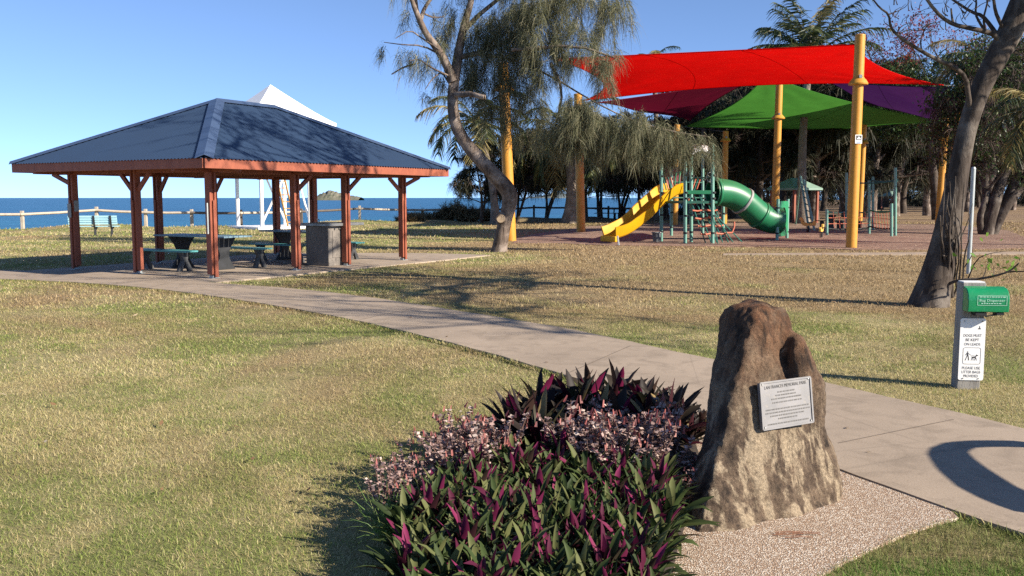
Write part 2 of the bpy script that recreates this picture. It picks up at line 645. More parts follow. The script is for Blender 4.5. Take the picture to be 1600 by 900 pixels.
M['fence_dark'] = surf('weathered_dark_timber', (0.12, 0.10, 0.085), (0.09, 0.075, 0.06), 5, 0.85, 0.5, 0.006)
M['white'] = surf('white_paint', (0.80, 0.80, 0.79), (0.74, 0.74, 0.73), 3, 0.45)
M['canvas'] = surf('white_canvas', (0.82, 0.82, 0.82), (0.78, 0.78, 0.79), 2, 0.8)
M['ladder'] = surf('ochre_ladder_timber', (0.50, 0.27, 0.07), (0.42, 0.22, 0.06), 6, 0.6)
M['yellow_pole'] = surf('yellow_orange_pole_paint', (0.55, 0.265, 0.032), (0.50, 0.23, 0.03), 2, 0.48, c3=(0.40, 0.17, 0.026))
M['slide_yellow'] = surf('yellow_slide_plastic', (0.56, 0.30, 0.004), (0.52, 0.27, 0.005), 3, 0.5, spec=0.25, c3=(0.48, 0.26, 0.015))
M['tube_green'] = surf('green_tube_plastic', (0.014, 0.16, 0.065), (0.011, 0.13, 0.055), 3, 0.38, spec=0.5)
M['panel_green'] = surf('green_panel_plastic', (0.02, 0.24, 0.09), (0.016, 0.2, 0.08), 3, 0.4)
M['teal_post'] = surf('mint_green_post_paint', (0.16, 0.34, 0.27), (0.13, 0.28, 0.23), 4, 0.45)
M['dark_green'] = surf('dark_green_paint', (0.02, 0.10, 0.07), (0.015, 0.08, 0.055), 4, 0.5)
M['black'] = surf('black_rubber', (0.015, 0.015, 0.016), (0.01, 0.01, 0.011), 6, 0.6)
M['rope_green'] = surf('green_rope', (0.02, 0.14, 0.11), (0.014, 0.1, 0.08), 30, 0.8)
M['rung'] = surf('salmon_red_rung', (0.50, 0.14, 0.075), (0.42, 0.11, 0.06), 8, 0.5)
M['grey_plastic'] = surf('grey_plastic', (0.30, 0.31, 0.30), (0.24, 0.25, 0.24), 6, 0.5)
M['maroon_panel'] = surf('maroon_panel', (0.20, 0.03, 0.045), (0.16, 0.025, 0.04), 4, 0.5)
M['bucket'] = surf('dull_grey_bucket', (0.12, 0.13, 0.14), (0.08, 0.085, 0.09), 6, 0.5)
M['red_sail'] = sailmat('red_shade_cloth', (0.80, 0.004, 0.003), 0.5)
M['green_sail'] = sailmat('green_shade_cloth', (0.085, 0.31, 0.045), 0.45)
M['maroon_sail'] = sailmat('maroon_shade_cloth', (0.15, 0.007, 0.026), 0.42)
M['purple_sail'] = sailmat('purple_shade_cloth', (0.05, 0.012, 0.075), 0.4)
M['cable'] = surf('galvanised_cable', (0.35, 0.35, 0.35), (0.25, 0.25, 0.25), 10, 0.4, metal=0.8)
M['galv'] = surf('galvanised_post', (0.40, 0.43, 0.43), (0.32, 0.35, 0.35), 6, 0.5, metal=0.35)
M['grey_post'] = surf('weathered_grey_timber', (0.30, 0.285, 0.26), (0.20, 0.19, 0.175), 4, 0.85, 0.6, 0.006, (6, 6, 0.6), c3=(0.12, 0.11, 0.10))
M['sign_white'] = surf('white_sign_enamel', (0.80, 0.80, 0.79), (0.75, 0.75, 0.74), 4, 0.4)
M['ink'] = surf('black_sign_ink', (0.045, 0.045, 0.05), (0.04, 0.04, 0.045), 6, 0.6)
M['ink_blue'] = surf('blue_sign_ink', (0.12, 0.22, 0.55), (0.1, 0.2, 0.5), 6, 0.6)
M['plaque'] = surf('etched_metal_plaque', (0.20, 0.195, 0.20), (0.155, 0.155, 0.158), 7, 0.6, metal=0.2, c3=(0.23, 0.215, 0.20))
M['etch'] = surf('worn_plaque_etching', (0.05, 0.048, 0.046), (0.08, 0.075, 0.07), 12, 0.7)
M['etch_dim'] = surf('faded_plaque_etching', (0.10, 0.095, 0.09), (0.14, 0.135, 0.13), 12, 0.7)
M['bag_green'] = surf('glossy_green_dispenser', (0.008, 0.23, 0.085), (0.007, 0.19, 0.07), 5, 0.28, spec=0.55, c3=(0.03, 0.26, 0.12))
M['bag_print'] = surf('pale_print', (0.42, 0.62, 0.52), (0.36, 0.55, 0.46), 9, 0.5)
M['bark_casuarina'] = bark_mat('she_oak_bark', (0.05, 0.036, 0.028), (0.17, 0.13, 0.105), (0.34, 0.28, 0.235))
M['bark_dark'] = bark_mat('dark_bark', (0.035, 0.026, 0.02), (0.09, 0.07, 0.055), (0.14, 0.11, 0.09))
M['bark_grey'] = bark_mat('grey_brown_bark', (0.030, 0.022, 0.018), (0.085, 0.068, 0.056), (0.19, 0.165, 0.14))  # shade over the leaning trunk put into these darkened tones
M['bark_twig'] = bark_mat('pale_twig_bark', (0.10, 0.08, 0.065), (0.20, 0.165, 0.135), (0.28, 0.23, 0.19))
M['palm_bark'] = bark_mat('palm_trunk_bark', (0.10, 0.08, 0.065), (0.22, 0.185, 0.15), (0.30, 0.25, 0.21), rings=True)
M['cut_wood'] = surf('sawn_branch_end', (0.48, 0.36, 0.23), (0.38, 0.27, 0.17), 9, 0.85)
M['needle'] = leafmat('she_oak_needles', [(0, (0.055, 0.064, 0.032)), (0.35, (0.11, 0.118, 0.062)), (0.7, (0.19, 0.19, 0.108)), (1, (0.34, 0.305, 0.19))], 0.6, 0.3)
M['needle_dark'] = leafmat('shaded_grove_needles', [(0, (0.011, 0.015, 0.008)), (0.5, (0.026, 0.031, 0.016)), (0.85, (0.05, 0.05, 0.027)), (1, (0.11, 0.088, 0.06))], 0.65, 0.15)  # the grove's own shade is put into these dark needle colours
M['dead_twig'] = leafmat('grey_dead_twigs', [(0, (0.03, 0.021, 0.018)), (0.6, (0.075, 0.054, 0.045)), (1, (0.17, 0.12, 0.10))], 0.8, 0.05)
M['broad_leaf'] = leafmat('glossy_broad_leaves', [(0, (0.02, 0.045, 0.014)), (0.55, (0.045, 0.085, 0.025)), (0.9, (0.085, 0.12, 0.04)), (1, (0.16, 0.15, 0.05))], 0.4, 0.25)
M['red_leaf'] = leafmat('red_almond_leaves', [(0, (0.10, 0.016, 0.014)), (0.6, (0.22, 0.03, 0.022)), (1, (0.30, 0.075, 0.04))], 0.5, 0.25)
M['fresh_leaf'] = leafmat('fresh_green_leaves', [(0, (0.10, 0.22, 0.03)), (1, (0.22, 0.36, 0.06))], 0.4, 0.35)
M['palm_leaf'] = leafmat('palm_leaflets', [(0, (0.025, 0.04, 0.016)), (0.6, (0.055, 0.075, 0.028)), (0.9, (0.10, 0.11, 0.042)), (1, (0.22, 0.18, 0.07))], 0.4, 0.2)
M['palm_dry'] = leafmat('yellowing_palm_leaflets', [(0, (0.16, 0.13, 0.05)), (0.6, (0.30, 0.24, 0.09)), (1, (0.42, 0.35, 0.16))], 0.55, 0.3)
M['scrub'] = leafmat('dry_dune_scrub', [(0, (0.06, 0.048, 0.026)), (0.5, (0.15, 0.118, 0.062)), (0.85, (0.26, 0.20, 0.11)), (1, (0.40, 0.30, 0.18))], 0.75, 0.25)
M['lily'] = leafmat('boat_lily_leaves', [(0, (0.022, 0.036, 0.013)), (0.40, (0.055, 0.08, 0.026)), (0.68, (0.115, 0.125, 0.05)), (0.71, (0.04, 0.009, 0.018)), (0.9, (0.10, 0.016, 0.042)), (1, (0.20, 0.026, 0.08))], 0.55, 0.22, back=(0.105, 0.012, 0.042), spec=0.12)
M['lily_green'] = leafmat('green_boat_lily_leaves', [(0, (0.022, 0.036, 0.013)), (0.45, (0.058, 0.082, 0.026)), (0.86, (0.12, 0.13, 0.05)), (0.88, (0.07, 0.012, 0.03)), (1, (0.16, 0.022, 0.065))], 0.55, 0.22, spec=0.12)
M['lily_dark'] = leafmat('dark_boat_lily_leaves', [(0, (0.012, 0.010, 0.010)), (0.4, (0.03, 0.022, 0.02)), (0.66, (0.05, 0.045, 0.026)), (0.7, (0.09, 0.011, 0.034)), (0.93, (0.2, 0.024, 0.08)), (1, (0.24, 0.19, 0.07))], 0.5, 0.2, back=(0.12, 0.011, 0.042), spec=0.15)
M['succ_leaf'] = leafmat('dusty_pink_succulent_leaves', [(0, (0.15, 0.10, 0.085)), (0.5, (0.33, 0.225, 0.205)), (0.85, (0.48, 0.35, 0.315)), (1, (0.62, 0.52, 0.43))], 0.55, 0.15)
M['succ_bell'] = leafmat('coral_bell_flowers', [(0, (0.26, 0.07, 0.07)), (0.6, (0.38, 0.14, 0.125)), (1, (0.44, 0.25, 0.21))], 0.5, 0.2)
M['succ_stem'] = surf('pink_brown_stems', (0.16, 0.09, 0.07), (0.1, 0.055, 0.045), 12, 0.7)
M['weed'] = leafmat('weed_grass', [(0, (0.06, 0.12, 0.025)), (0.6, (0.13, 0.23, 0.055)), (1, (0.28, 0.32, 0.12))], 0.5, 0.3)
M['dry_leaf'] = leafmat('fallen_dry_leaves', [(0, (0.12, 0.06, 0.03)), (0.6, (0.26, 0.15, 0.075)), (1, (0.5, 0.42, 0.3))], 0.8, 0.1)
M['bed_soil'] = surf('dark_bed_soil', (0.04, 0.028, 0.02), (0.025, 0.018, 0.013), 8, 0.95, 0.8, 0.02)
M['island'] = surf('island_scrub', (0.085, 0.095, 0.06), (0.16, 0.145, 0.11), 0.05, 0.95, c3=(0.24, 0.21, 0.17), fine=3)
M['far_hill'] = surf('far_island', (0.13, 0.16, 0.17), (0.11, 0.14, 0.15), 0.004, 0.95)  # blue-grey carries the haze of distance; no air haze is built
M['pale_green_roof'] = surf('pale_green_steel_roof', (0.22, 0.33, 0.27), (0.18, 0.27, 0.22), 3, 0.5)
M['shadow_hoop_steel'] = surf('dark_painted_hoop', (0.06, 0.07, 0.09), (0.05, 0.06, 0.07), 5, 0.4, metal=0.4)
M['panda_yellow'] = surf('yellow_rocker_plastic', (0.72, 0.46, 0.10), (0.6, 0.38, 0.08), 5, 0.4)
M['kerb'] = concrete('kerb_concrete', (0.36, 0.31, 0.25), (0.28, 0.24, 0.19), (0.2, 0.16, 0.12))
#@@SECTION2
# ------------------------------------------------------------------ terrain
EDGE_X = np.array([-400, -60, -26, -22, -14, -9, 0, 10, 16, 30, 60, 120, 500], float)
EDGE_Y = np.array([10, 37, 45, 48.5, 50, 59, 66, 72, 80, 130, 300, 520, 900], float)


def edge_y(x):
    return np.interp(x, EDGE_X, EDGE_Y)


def ground_z(x, y):
    s = edge_y(x) - y
    z = np.zeros_like(s)
    z += 0.010 * np.sin(x * 0.55 + 1.3) * np.sin(y * 0.43 + 0.4)
    rim = np.exp(-((s - 1.6) / 2.2) ** 2)
    z += rim * (0.12 + 0.16 * np.sin(x * 0.83 + 0.5) * np.sin(x * 0.31 + 2.0)) * (y > 30)
    drop = np.clip(-s + 0.3, 0, None)
    z -= np.minimum(9.0, 0.55 * drop + 0.12 * drop ** 2)
    return z


def axis(parts):
    out = []
    for a, b, st in parts:
        out.append(np.arange(a, b, st))
    return np.unique(np.concatenate(out))


gx = axis([(-400, -70, 12), (-70, -32, 1.5), (-32, 26, 0.45), (26, 70, 1.5), (70, 520, 15)])
gy = axis([(-14, 3, 1.5), (3, 40, 0.75), (40, 84, 0.4), (84, 150, 1.5), (150, 920, 18)])
GX, GY = np.meshgrid(gx, gy)
GZ = ground_z(GX, GY)
V = np.stack([GX.ravel(), GY.ravel(), GZ.ravel()], 1)
nx, ny = len(gx), len(gy)
ii = np.arange(nx * ny).reshape(ny, nx)
F = np.stack([ii[:-1, :-1].ravel(), ii[:-1, 1:].ravel(), ii[1:, 1:].ravel(), ii[1:, :-1].ravel()], 1)
tag(link('ground', np_mesh('ground', V, F, M['soil'], True)), 'dry straw and green parkland lawn running to the sea bank', kind='structure')

sx = np.concatenate([np.linspace(-60000, -900, 12), np.linspace(-600, 900, 16), np.linspace(1500, 60000, 12)])
sy = np.array([-200, 0, 40, 80, 150, 300, 600, 1200, 3000, 8000, 20000, 60000], float)
SX, SY = np.meshgrid(sx, sy)
V = np.stack([SX.ravel(), SY.ravel(), np.full(SX.size, -5.5)], 1)
ii = np.arange(SX.size).reshape(len(sy), len(sx))
F = np.stack([ii[:-1, :-1].ravel(), ii[:-1, 1:].ravel(), ii[1:, 1:].ravel(), ii[1:, :-1].ravel()], 1)
tag(link('sea', np_mesh('sea', V, F, M['sea'])), 'deep blue rippled sea to the horizon', kind='structure')


def smooth_poly(pts, it=2):
    """Chaikin on an open polyline, ends kept"""
    for _ in range(it):
        out = [pts[0]]
        for a, b in zip(pts[:-1], pts[1:]):
            out.append((a[0] * .75 + b[0] * .25, a[1] * .75 + b[1] * .25))
            out.append((a[0] * .25 + b[0] * .75, a[1] * .25 + b[1] * .75))
        out.append(pts[-1])
        pts = out
    return pts


def gpts(px):
    return [tuple(gnd(x, y))[:2] for x, y in px]


UP = gpts([(-420, 413), (-150, 419), (0, 424), (120, 426), (250, 432), (338, 445), (420, 450), (500, 457), (600, 470), (700, 486), (800, 502), (900, 519), (1000, 541),
           (1100, 563), (1200, 582), (1290, 603), (1400, 628), (1500, 651), (1600, 676), (1760, 716), (2100, 800)])
LO = gpts([(-420, 426), (-150, 432), (0, 438), (100, 442), (200, 449), (300, 460), (400, 475), (500, 492), (600, 513), (700, 538), (800, 565), (880, 590), (960, 612),
           (1040, 640), (1120, 668), (1220, 704), (1325, 745), (1400, 773), (1490, 806), (1600, 842), (1760, 897), (2100, 1010)])
UPs, LOs = smooth_poly(UP), smooth_poly(LO)


def resample(pl, n):
    p = np.array(pl)
    d = np.concatenate([[0], np.cumsum(np.hypot(*(p[1:] - p[:-1]).T))])
    t = np.linspace(0, d[-1], n)
    return np.stack([np.interp(t, d, p[:, 0]), np.interp(t, d, p[:, 1])], 1)


def wobble(p, amp, f, ph):
    s = np.arange(len(p))
    q = p.copy()
    q[:, 1] += amp * (np.sin(s * f + ph) + 0.6 * np.sin(s * f * 2.7 + ph * 2))
    return q


nS = 160
u_ = wobble(resample(UPs, nS), 0.015, 0.9, 0.3)
l_ = wobble(resample(LOs, nS), 0.012, 1.1, 1.7)
mb = MB()
verts = []
for i in range(nS):
    for q, z in ((l_[i], -0.1), (l_[i], 0.03), (u_[i], 0.03), (u_[i], -0.1)):
        verts.append((q[0], q[1], z))
faces = []
for i in range(nS - 1):
    for k in range(3):
        faces.append((i * 4 + k, i * 4 + k + 1, i * 4 + 5 + k, i * 4 + 4 + k))
mb.add(verts, faces)
tag(part('footpath', mb, M['path'], None, smooth=30), 'worn pale concrete footpath winding across the lawn', kind='structure')
PATH_POLY = np.array(list(map(tuple, u_)) + list(map(tuple, l_[::-1])))
# sawn control joints across the path: shallow dark grooves laid as thin strips
mj = MB()
for a, b in (((1310, 692), (1490, 655)), ((560, 500), (655, 479)), ((880, 586), (985, 540)), ((230, 450), (282, 437)), ((-20, 436), (0, 424))):
    p, q = gnd(*a, 0.0315), gnd(*b, 0.0315)
    d = (q - p).normalized()
    s = Vector((-d.y, d.x, 0)) * 0.0055
    mj.add([p - s, p + s, q + s, q - s], [(0, 1, 2, 3)])
tag(part('footpath_joints', mj, surf('joint_dirt', (0.19, 0.15, 0.115)), None), 'thin dirt filled joints across the concrete footpath', kind='structure')

# gravel pad under the boulder
GR_EDGE = gpts([(1040, 640), (1120, 668), (1220, 704), (1325, 745), (1400, 773), (1485, 803)])
GR = GR_EDGE + gpts([(1497, 815), (1465, 823), (1420, 838), (1375, 858), (1320, 885), (1250, 925), (1180, 965), (1000, 1000), (900, 980), (930, 800), (960, 690)])
mb = MB()
mb.prism(GR, -0.1, 0.022)
tag(part('pebble_slab', mb, M['gravel'], None), 'exposed pebble concrete pad around the memorial boulder', kind='structure')
GR_POLY = np.array(GR)

# pavilion frame of reference
PF = Vector((-5.57, 16.6, 0))
PU = Vector((0.51, 0.86, 0)).normalized()
PV = Vector((-PU.y, PU.x, 0))
PL, PW, EAVE, RIDGE = 7.75, 5.98, 2.34, 3.77


def pav(a, b, z=0.0):
    return PF + PU * a + PV * b + Vector((0, 0, z))


SL = [pav(0.35, 0.2), pav(7.5, 0.0), pav(9.9, 0.1), pav(9.6, 2.2), pav(7.6, 5.9), pav(0.2, 5.9), pav(-0.4, 3.0)]
SL = [(p.x, p.y) for p in SL]
mb = MB()
mb.prism(SL, -0.1, 0.026)
tag(part('shelter_slab', mb, M['slab'], None), 'plain concrete floor under the picnic shelter', kind='structure')
SL_POLY = np.array(SL)

# playground soft-fall
ML = gpts([(800, 381), (870, 381), (945, 384), (1050, 385), (1180, 386), (1260, 388), (1330, 391), (1430, 391), (1520, 390), (1640, 388)]) + \
    [(24, 44), (26, 54), (16, 60), (9, 57), (4, 50), (1.5, 42), (0.2, 36)]
mb = MB()
mb.prism(ML, -0.1, 0.024)
tag(part('playground_mulch', mb, M['mulch'], None), 'pinkish brown bark soft-fall under the playground', kind='structure')
ML_POLY = np.array(ML)

# far thin path, right
fp_ = gpts([(1130, 397), (1300, 396), (1450, 395), (1600, 394), (1900, 392)])
fq_ = gpts([(1130, 399.5), (1300, 399), (1450, 398.5), (1600, 398), (1900, 397)])
mb = MB()
mb.prism(fp_ + fq_[::-1], -0.05, 0.02)
tag(part('far_footpath', mb, M['path'], None), 'thin concrete footpath along the edge of the playground', kind='structure')
FAR_POLY = np.array(fp_ + fq_[::-1])

# bed soil
BED = gpts([(622, 900), (622, 830), (655, 770), (720, 722), (800, 690), (900, 668), (1010, 658), (1085, 676), (1100, 720), (1085, 800), (1062, 880), (1052, 960), (1040, 1020), (625, 1020)])
bv = np.array(BED)
bc = bv.mean(0)
mb = MB()
vs, fs = [], []
rings = [1.0, 0.93, 0.8, 0.5]
for k, r in enumerate(rings):
    for p in bv:
        q = bc + (p - bc) * r
        vs.append((q[0], q[1], [0.0, 0.05, 0.09, 0.11][k]))
nb = len(bv)
for k in range(3):
    for i in range(nb):
        fs.append((k * nb + i, k * nb + (i + 1) % nb, (k + 1) * nb + (i + 1) % nb, (k + 1) * nb + i))
fs.append(tuple(3 * nb + i for i in range(nb)))
mb.add(vs, fs)
tag(part('bed_soil', mb, M['bed_soil'], None, smooth=60), 'dark soil of the planted bed beside the boulder', kind='structure')
BED_POLY = bv


def in_poly(P, poly):
    x, y = P[:, 0], P[:, 1]
    inside = np.zeros(len(P), bool)
    j = len(poly) - 1
    for i in range(len(poly)):
        xi, yi = poly[i]
        xj, yj = poly[j]
        c = ((yi > y) != (yj > y)) & (x < (xj - xi) * (y - yi) / (yj - yi + 1e-12) + xi)
        inside ^= c
        j = i
    return inside


# ------------------------------------------------------------------ grass
def blades(P, length, width, lean, bend):
    n = len(P)
    az = RNG.uniform(0, 2 * np.pi, n)
    L = length * RNG.uniform(0.45, 1.25, n)
    W = width * RNG.uniform(0.6, 1.3, n)
    th = np.clip(RNG.normal(lean, 0.35, n), 0.05, 1.5)        # angle from vertical
    d = np.stack([np.cos(az), np.sin(az), np.zeros(n)], 1)
    s = np.stack([-np.sin(az), np.cos(az), np.zeros(n)], 1)
    tw = RNG.uniform(-0.9, 0.9, n)[:, None]
    s = s * np.cos(tw) + d * np.sin(tw)
    up = np.array([0, 0, 1.0])
    mid = P + d * (L * 0.5 * np.sin(th))[:, None] + up * (L * 0.5 * np.cos(th))[:, None]
    th2 = np.clip(th + bend * RNG.uniform(0.2, 1, n), 0, 1.56)
    tip = mid + d * (L * 0.5 * np.sin(th2))[:, None] + up * (L * 0.5 * np.cos(th2))[:, None]
    h = (W / 2)[:, None]
    V = np.stack([P - s * h, P + s * h, mid + s * h * 0.85, mid - s * h * 0.85, tip], 1)
    base = np.arange(n)[:, None] * 5
    F = np.concatenate([base + np.array([0, 1, 2]), base + np.array([0, 2, 3]), base + np.array([3, 2, 4])], 1).reshape(-1, 3)
    return V.reshape(-1, 3), F


def scatter(y0, y1, dens, xl=-0.60, xr=0.60):
    n = int((xr - xl) * (y1 ** 2 - y0 ** 2) / 2 * dens)
    y = np.sqrt(RNG.uniform(y0 ** 2, y1 ** 2, n))
    x = RNG.uniform(xl, xr, n) * y
    return np.stack([x, y], 1)


LUSH = np.array(gpts([(1600, 838), (1490, 803), (1440, 828), (1380, 856), (1300, 895), (1200, 950), (1300, 1100), (1900, 1100), (1760, 897)]))
VS, FS, off = [], [], 0
VL, FL_, offl = [], [], 0
for (y0, y1, dens, ln, wd, lean) in ((3.0, 5.0, 21000, 0.036, 0.0022, 0.98), (5.0, 8.0, 11500, 0.04, 0.0029, 0.98), (8.0, 13.0, 3800, 0.045, 0.0048, 0.95),
                                     (13.0, 22.0, 750, 0.06, 0.010, 0.85), (22.0, 36.0, 170, 0.07, 0.02, 0.8), (36.0, 60.0, 45, 0.10, 0.035, 0.7)):
    P = scatter(y0, y1, dens)
    keep = np.ones(len(P), bool)
    for poly in (PATH_POLY, GR_POLY, SL_POLY, ML_POLY, FAR_POLY, BED_POLY):
        keep &= ~in_poly(P, poly)
    P = P[keep]
    # thin it in worn spots
    w = np.array([mnoise.noise((p[0] * 0.7, p[1] * 0.7, 3.1)) for p in P[::1]]) if len(P) < 500000 else np.zeros(len(P))
    P = P[RNG.uniform(0, 1, len(P)) < np.clip(0.8 - 0.9 * w, 0.25, 1.0)]
    P3 = np.concatenate([P, ground_z(P[:, 0], P[:, 1])[:, None] - 0.002], 1)
    lu = in_poly(P, LUSH)
    v, f = blades(P3[~lu], ln, wd, lean, 0.7)
    VS.append(v); FS.append(f + off); off += len(v)
    if lu.any():
        q = P3[lu]
        q = np.concatenate([q, q + np.concatenate([RNG.normal(0, 0.012, (len(q), 2)), np.zeros((len(q), 1))], 1)])
        v, f = blades(q, ln * 1.25, wd, 0.55, 0.7)
        VL.append(v); FL_.append(f + offl); offl += len(v)
# ragged fringe hanging over the path and slab edges
for line, side in ((u_, 1), (l_, -1)):
    n = 24000
    idx = RNG.uniform(0, nS - 1.001, n)
    i0 = idx.astype(int)
    fr = (idx - i0)[:, None]
    P = line[i0] * (1 - fr) + line[i0 + 1] * fr
    ok = (P[:, 1] > 3.2) & (np.abs(P[:, 0]) < 0.62 * P[:, 1]) & ~in_poly(P + [0, 0.06 * side], GR_POLY) & ~in_poly(P + [0, .06 * side], SL_POLY) & ~in_poly(P + [0, .1 * side], BED_POLY)
    P = P[ok]
    P[:, 1] += side * np.abs(RNG.normal(0, 0.06, len(P))) - side * .01
    P3 = np.concatenate([P, np.full((len(P), 1), 0.0)], 1)
    v, f = blades(P3, 0.05, 0.005, 0.85, 0.8)
    VS.append(v); FS.append(f + off); off += len(v)
tag(link('grass', np_mesh('grass', np.concatenate(VS), np.concatenate(FS), M['blade'])), 'short dry mown grass, straw and green', kind='stuff')
tag(link('lush_grass', np_mesh('lush_grass', np.concatenate(VL), np.concatenate(FL_), M['lush'])), 'lush green grass beside the pebble pad', kind='stuff')

# fallen leaves on the lawn
P = np.concatenate([scatter(3.5, 14, 1.1), scatter(14, 36, 0.8, 0.0, 0.6)])
P = P[~in_poly(P, BED_POLY) & ~(in_poly(P, PATH_POLY) & (RNG.uniform(0, 1, len(P)) < .6))]
n = len(P)
az = RNG.uniform(0, 6.28, n)
L = RNG.uniform(0.012, 0.032, n) * (1 + P[:, 1] / 30)
d = np.stack([np.cos(az), np.sin(az), RNG.uniform(-.1, .35, n)], 1)
s = np.stack([-np.sin(az), np.cos(az), RNG.uniform(-.4, .4, n)], 1)
c = np.concatenate([P, np.full((n, 1), 0.038)], 1)
V = np.stack([c - d * L[:, None], c + s * L[:, None] * .4, c + d * L[:, None], c - s * L[:, None] * .4], 1).reshape(-1, 3)
F = np.arange(n * 4).reshape(-1, 4)
tag(link('fallen_leaves', np_mesh('fallen_leaves', V, F, M['dry_leaf'])), 'scattered dry fallen leaves on the lawn and path', kind='stuff')

# ------------------------------------------------------------------ islands on the horizon
def island(name, label, px0, px1, top, Y, seed, mat):
    nxs, nys = 60, 24
    x0, x1 = (px0 - 800) / FPX * Y, (px1 - 800) / FPX * Y
    H = max(t[1] for t in top)
    tx = np.array([t[0] for t in top], float)
    th = np.array([t[1] for t in top], float)
    vs, fs = [], []
    dep = (x1 - x0) * 0.45
    for j in range(nys):
        v = j / (nys - 1) * 2 - 1
        for i in range(nxs):
            px = px0 + (px1 - px0) * i / (nxs - 1)
            h = float(np.interp(px, tx, th)) / FPX * Y * .8 + 7.5
            x = x0 + (x1 - x0) * i / (nxs - 1)
            nz = 0.92 + 0.22 * mnoise.fractal((i * 0.35 + seed, j * 0.35, seed), 1.0, 2.0, 4)
            z = h * max(0, 1 - v * v) ** 0.6 * nz
            vs.append((x, Y + v * dep, -5.5 - 3 + z + 4 * (1 - abs(v))))
    for j in range(nys - 1):
        for i in range(nxs - 1):
            a = j * nxs + i
            fs.append((a, a + 1, a + nxs + 1, a + nxs))
    m = MB()
    m.add(vs, fs)
    o = part(name, m, mat, None, smooth=50)
    return tag(o, label, kind='structure')


island('island_hills', 'small scrubby rocky island on the horizon', 494, 566, [(494, 1), (500, 5), (508, 10), (517, 14), (524, 13), (533, 9), (545, 4), (556, 3), (566, 1)], 2600, 3.3, M['island'])
island('far_island_hills', 'distant hill tinted hazy blue-grey across the sea', 820, 900, [(820, 1), (842, 3), (856, 7), (868, 11), (878, 10), (888, 6), (900, 3)], 14000, 9.1, M['far_hill'])
#@@SECTION3
# ------------------------------------------------------------------ picnic shelter
RX = Matrix((PU, PV, Vector((0, 0, 1)))).transposed()      # local (u,v,z) -> world
sh = thing('picnic_shelter', 'picnic shelter with dark blue hipped steel roof on red brown timber posts', 'shelter', PF, math.atan2(PU.y, PU.x))
# everything below in local metres: x along PU (long side), y along PV (short side)
hw = PW / 2


def roof_face(mb, e0, e1, inward, length, rise_run, run):
    """corrugated sheet, ribs running from eave up to the hip or ridge"""
    e0, e1 = Vector(e0), Vector(e1)
    d = (e1 - e0).normalized()
    n = int(length / 0.019)
    up = Vector((inward[0], inward[1], 0))
    vs, fs = [], []
    for i in range(n + 1):
        s = length * i / n
        reach = min(s, length - s, run)
        zc = 0.010 * math.sin(2 * math.pi * s / 0.095)
        a = e0 + d * s - up * 0.05 + Vector((0, 0, EAVE - 0.05 * rise_run + zc))
        b = e0 + d * s + up * reach + Vector((0, 0, EAVE + reach * rise_run + zc))
        vs += [a, b]
    for i in range(n):
        fs.append((2 * i, 2 * i + 2, 2 * i + 3, 2 * i + 1))
    mb.add(vs, fs)


rr = (RIDGE - EAVE) / hw
mb = MB()
roof_face(mb, (0, 0, 0), (PL, 0, 0), (0, 1), PL, rr, hw)
roof_face(mb, (PL, 0, 0), (PL, PW, 0), (-1, 0), PW, rr, hw)
roof_face(mb, (PL, PW, 0), (0, PW, 0), (0, -1), PL, rr, hw)
roof_face(mb, (0, PW, 0), (0, 0, 0), (1, 0), PW, rr, hw)
roof = part('roof', mb, M['roof'], sh, smooth=60)
A1, A2 = Vector((hw, hw, RIDGE)), Vector((PL - hw, hw, RIDGE))


def cap_strip(name, p, q, n1, n2, w=0.17):
    """folded steel cap over a hip or the ridge; n1,n2 are the two downhill sideways directions"""
    m = MB()
    up = Vector((0, 0, 0.032))
    vs = []
    for e in (p, q):
        vs += [e + n1 * w + up, e + up * 1.6, e + n2 * w + up]
    m.add(vs, [(0, 1, 4, 3), (1, 2, 5, 4)])
    o = part(name, m, M['cap'], roof, fix=False)
    so = o.modifiers.new('thickness', 'SOLIDIFY')
    so.thickness = 0.006
    return o


for (c, apex, f1, f2) in (((0, 0), A1, (1, 0), (0, 1)), ((PL, 0), A2, (-1, 0), (0, 1)), ((PL, PW), A2, (-1, 0), (0, -1)), ((0, PW), A1, (1, 0), (0, -1))):
    e = Vector((c[0], c[1], EAVE))
    # on the face whose eave runs along f1 the sideways step from the hip is along f1 (level), same for f2
    h = (apex - e).normalized()
    n1 = Vector((f1[0], f1[1], 0)); n2 = Vector((f2[0], f2[1], 0))
    n1 = (n1 - h * n1.dot(h)).normalized(); n2 = (n2 - h * n2.dot(h)).normalized()
    # keep each step inside its own roof plane
    def inplane(v, inward):
        nn = Vector((-inward[0] * rr, -inward[1] * rr, 1)).normalized()
        v = v - nn * v.dot(nn)
        v = v - h * v.dot(h)
        return v.normalized()
    n1 = inplane(n1, f2)
    n2 = inplane(n2, f1)
    cap_strip('hip_cap', e - h * 0.05, apex, n1, n2)
cap_strip('ridge_cap', A1, A2, Vector((0, -1, -rr)).normalized(), Vector((0, 1, -rr)).normalized(), 0.16)

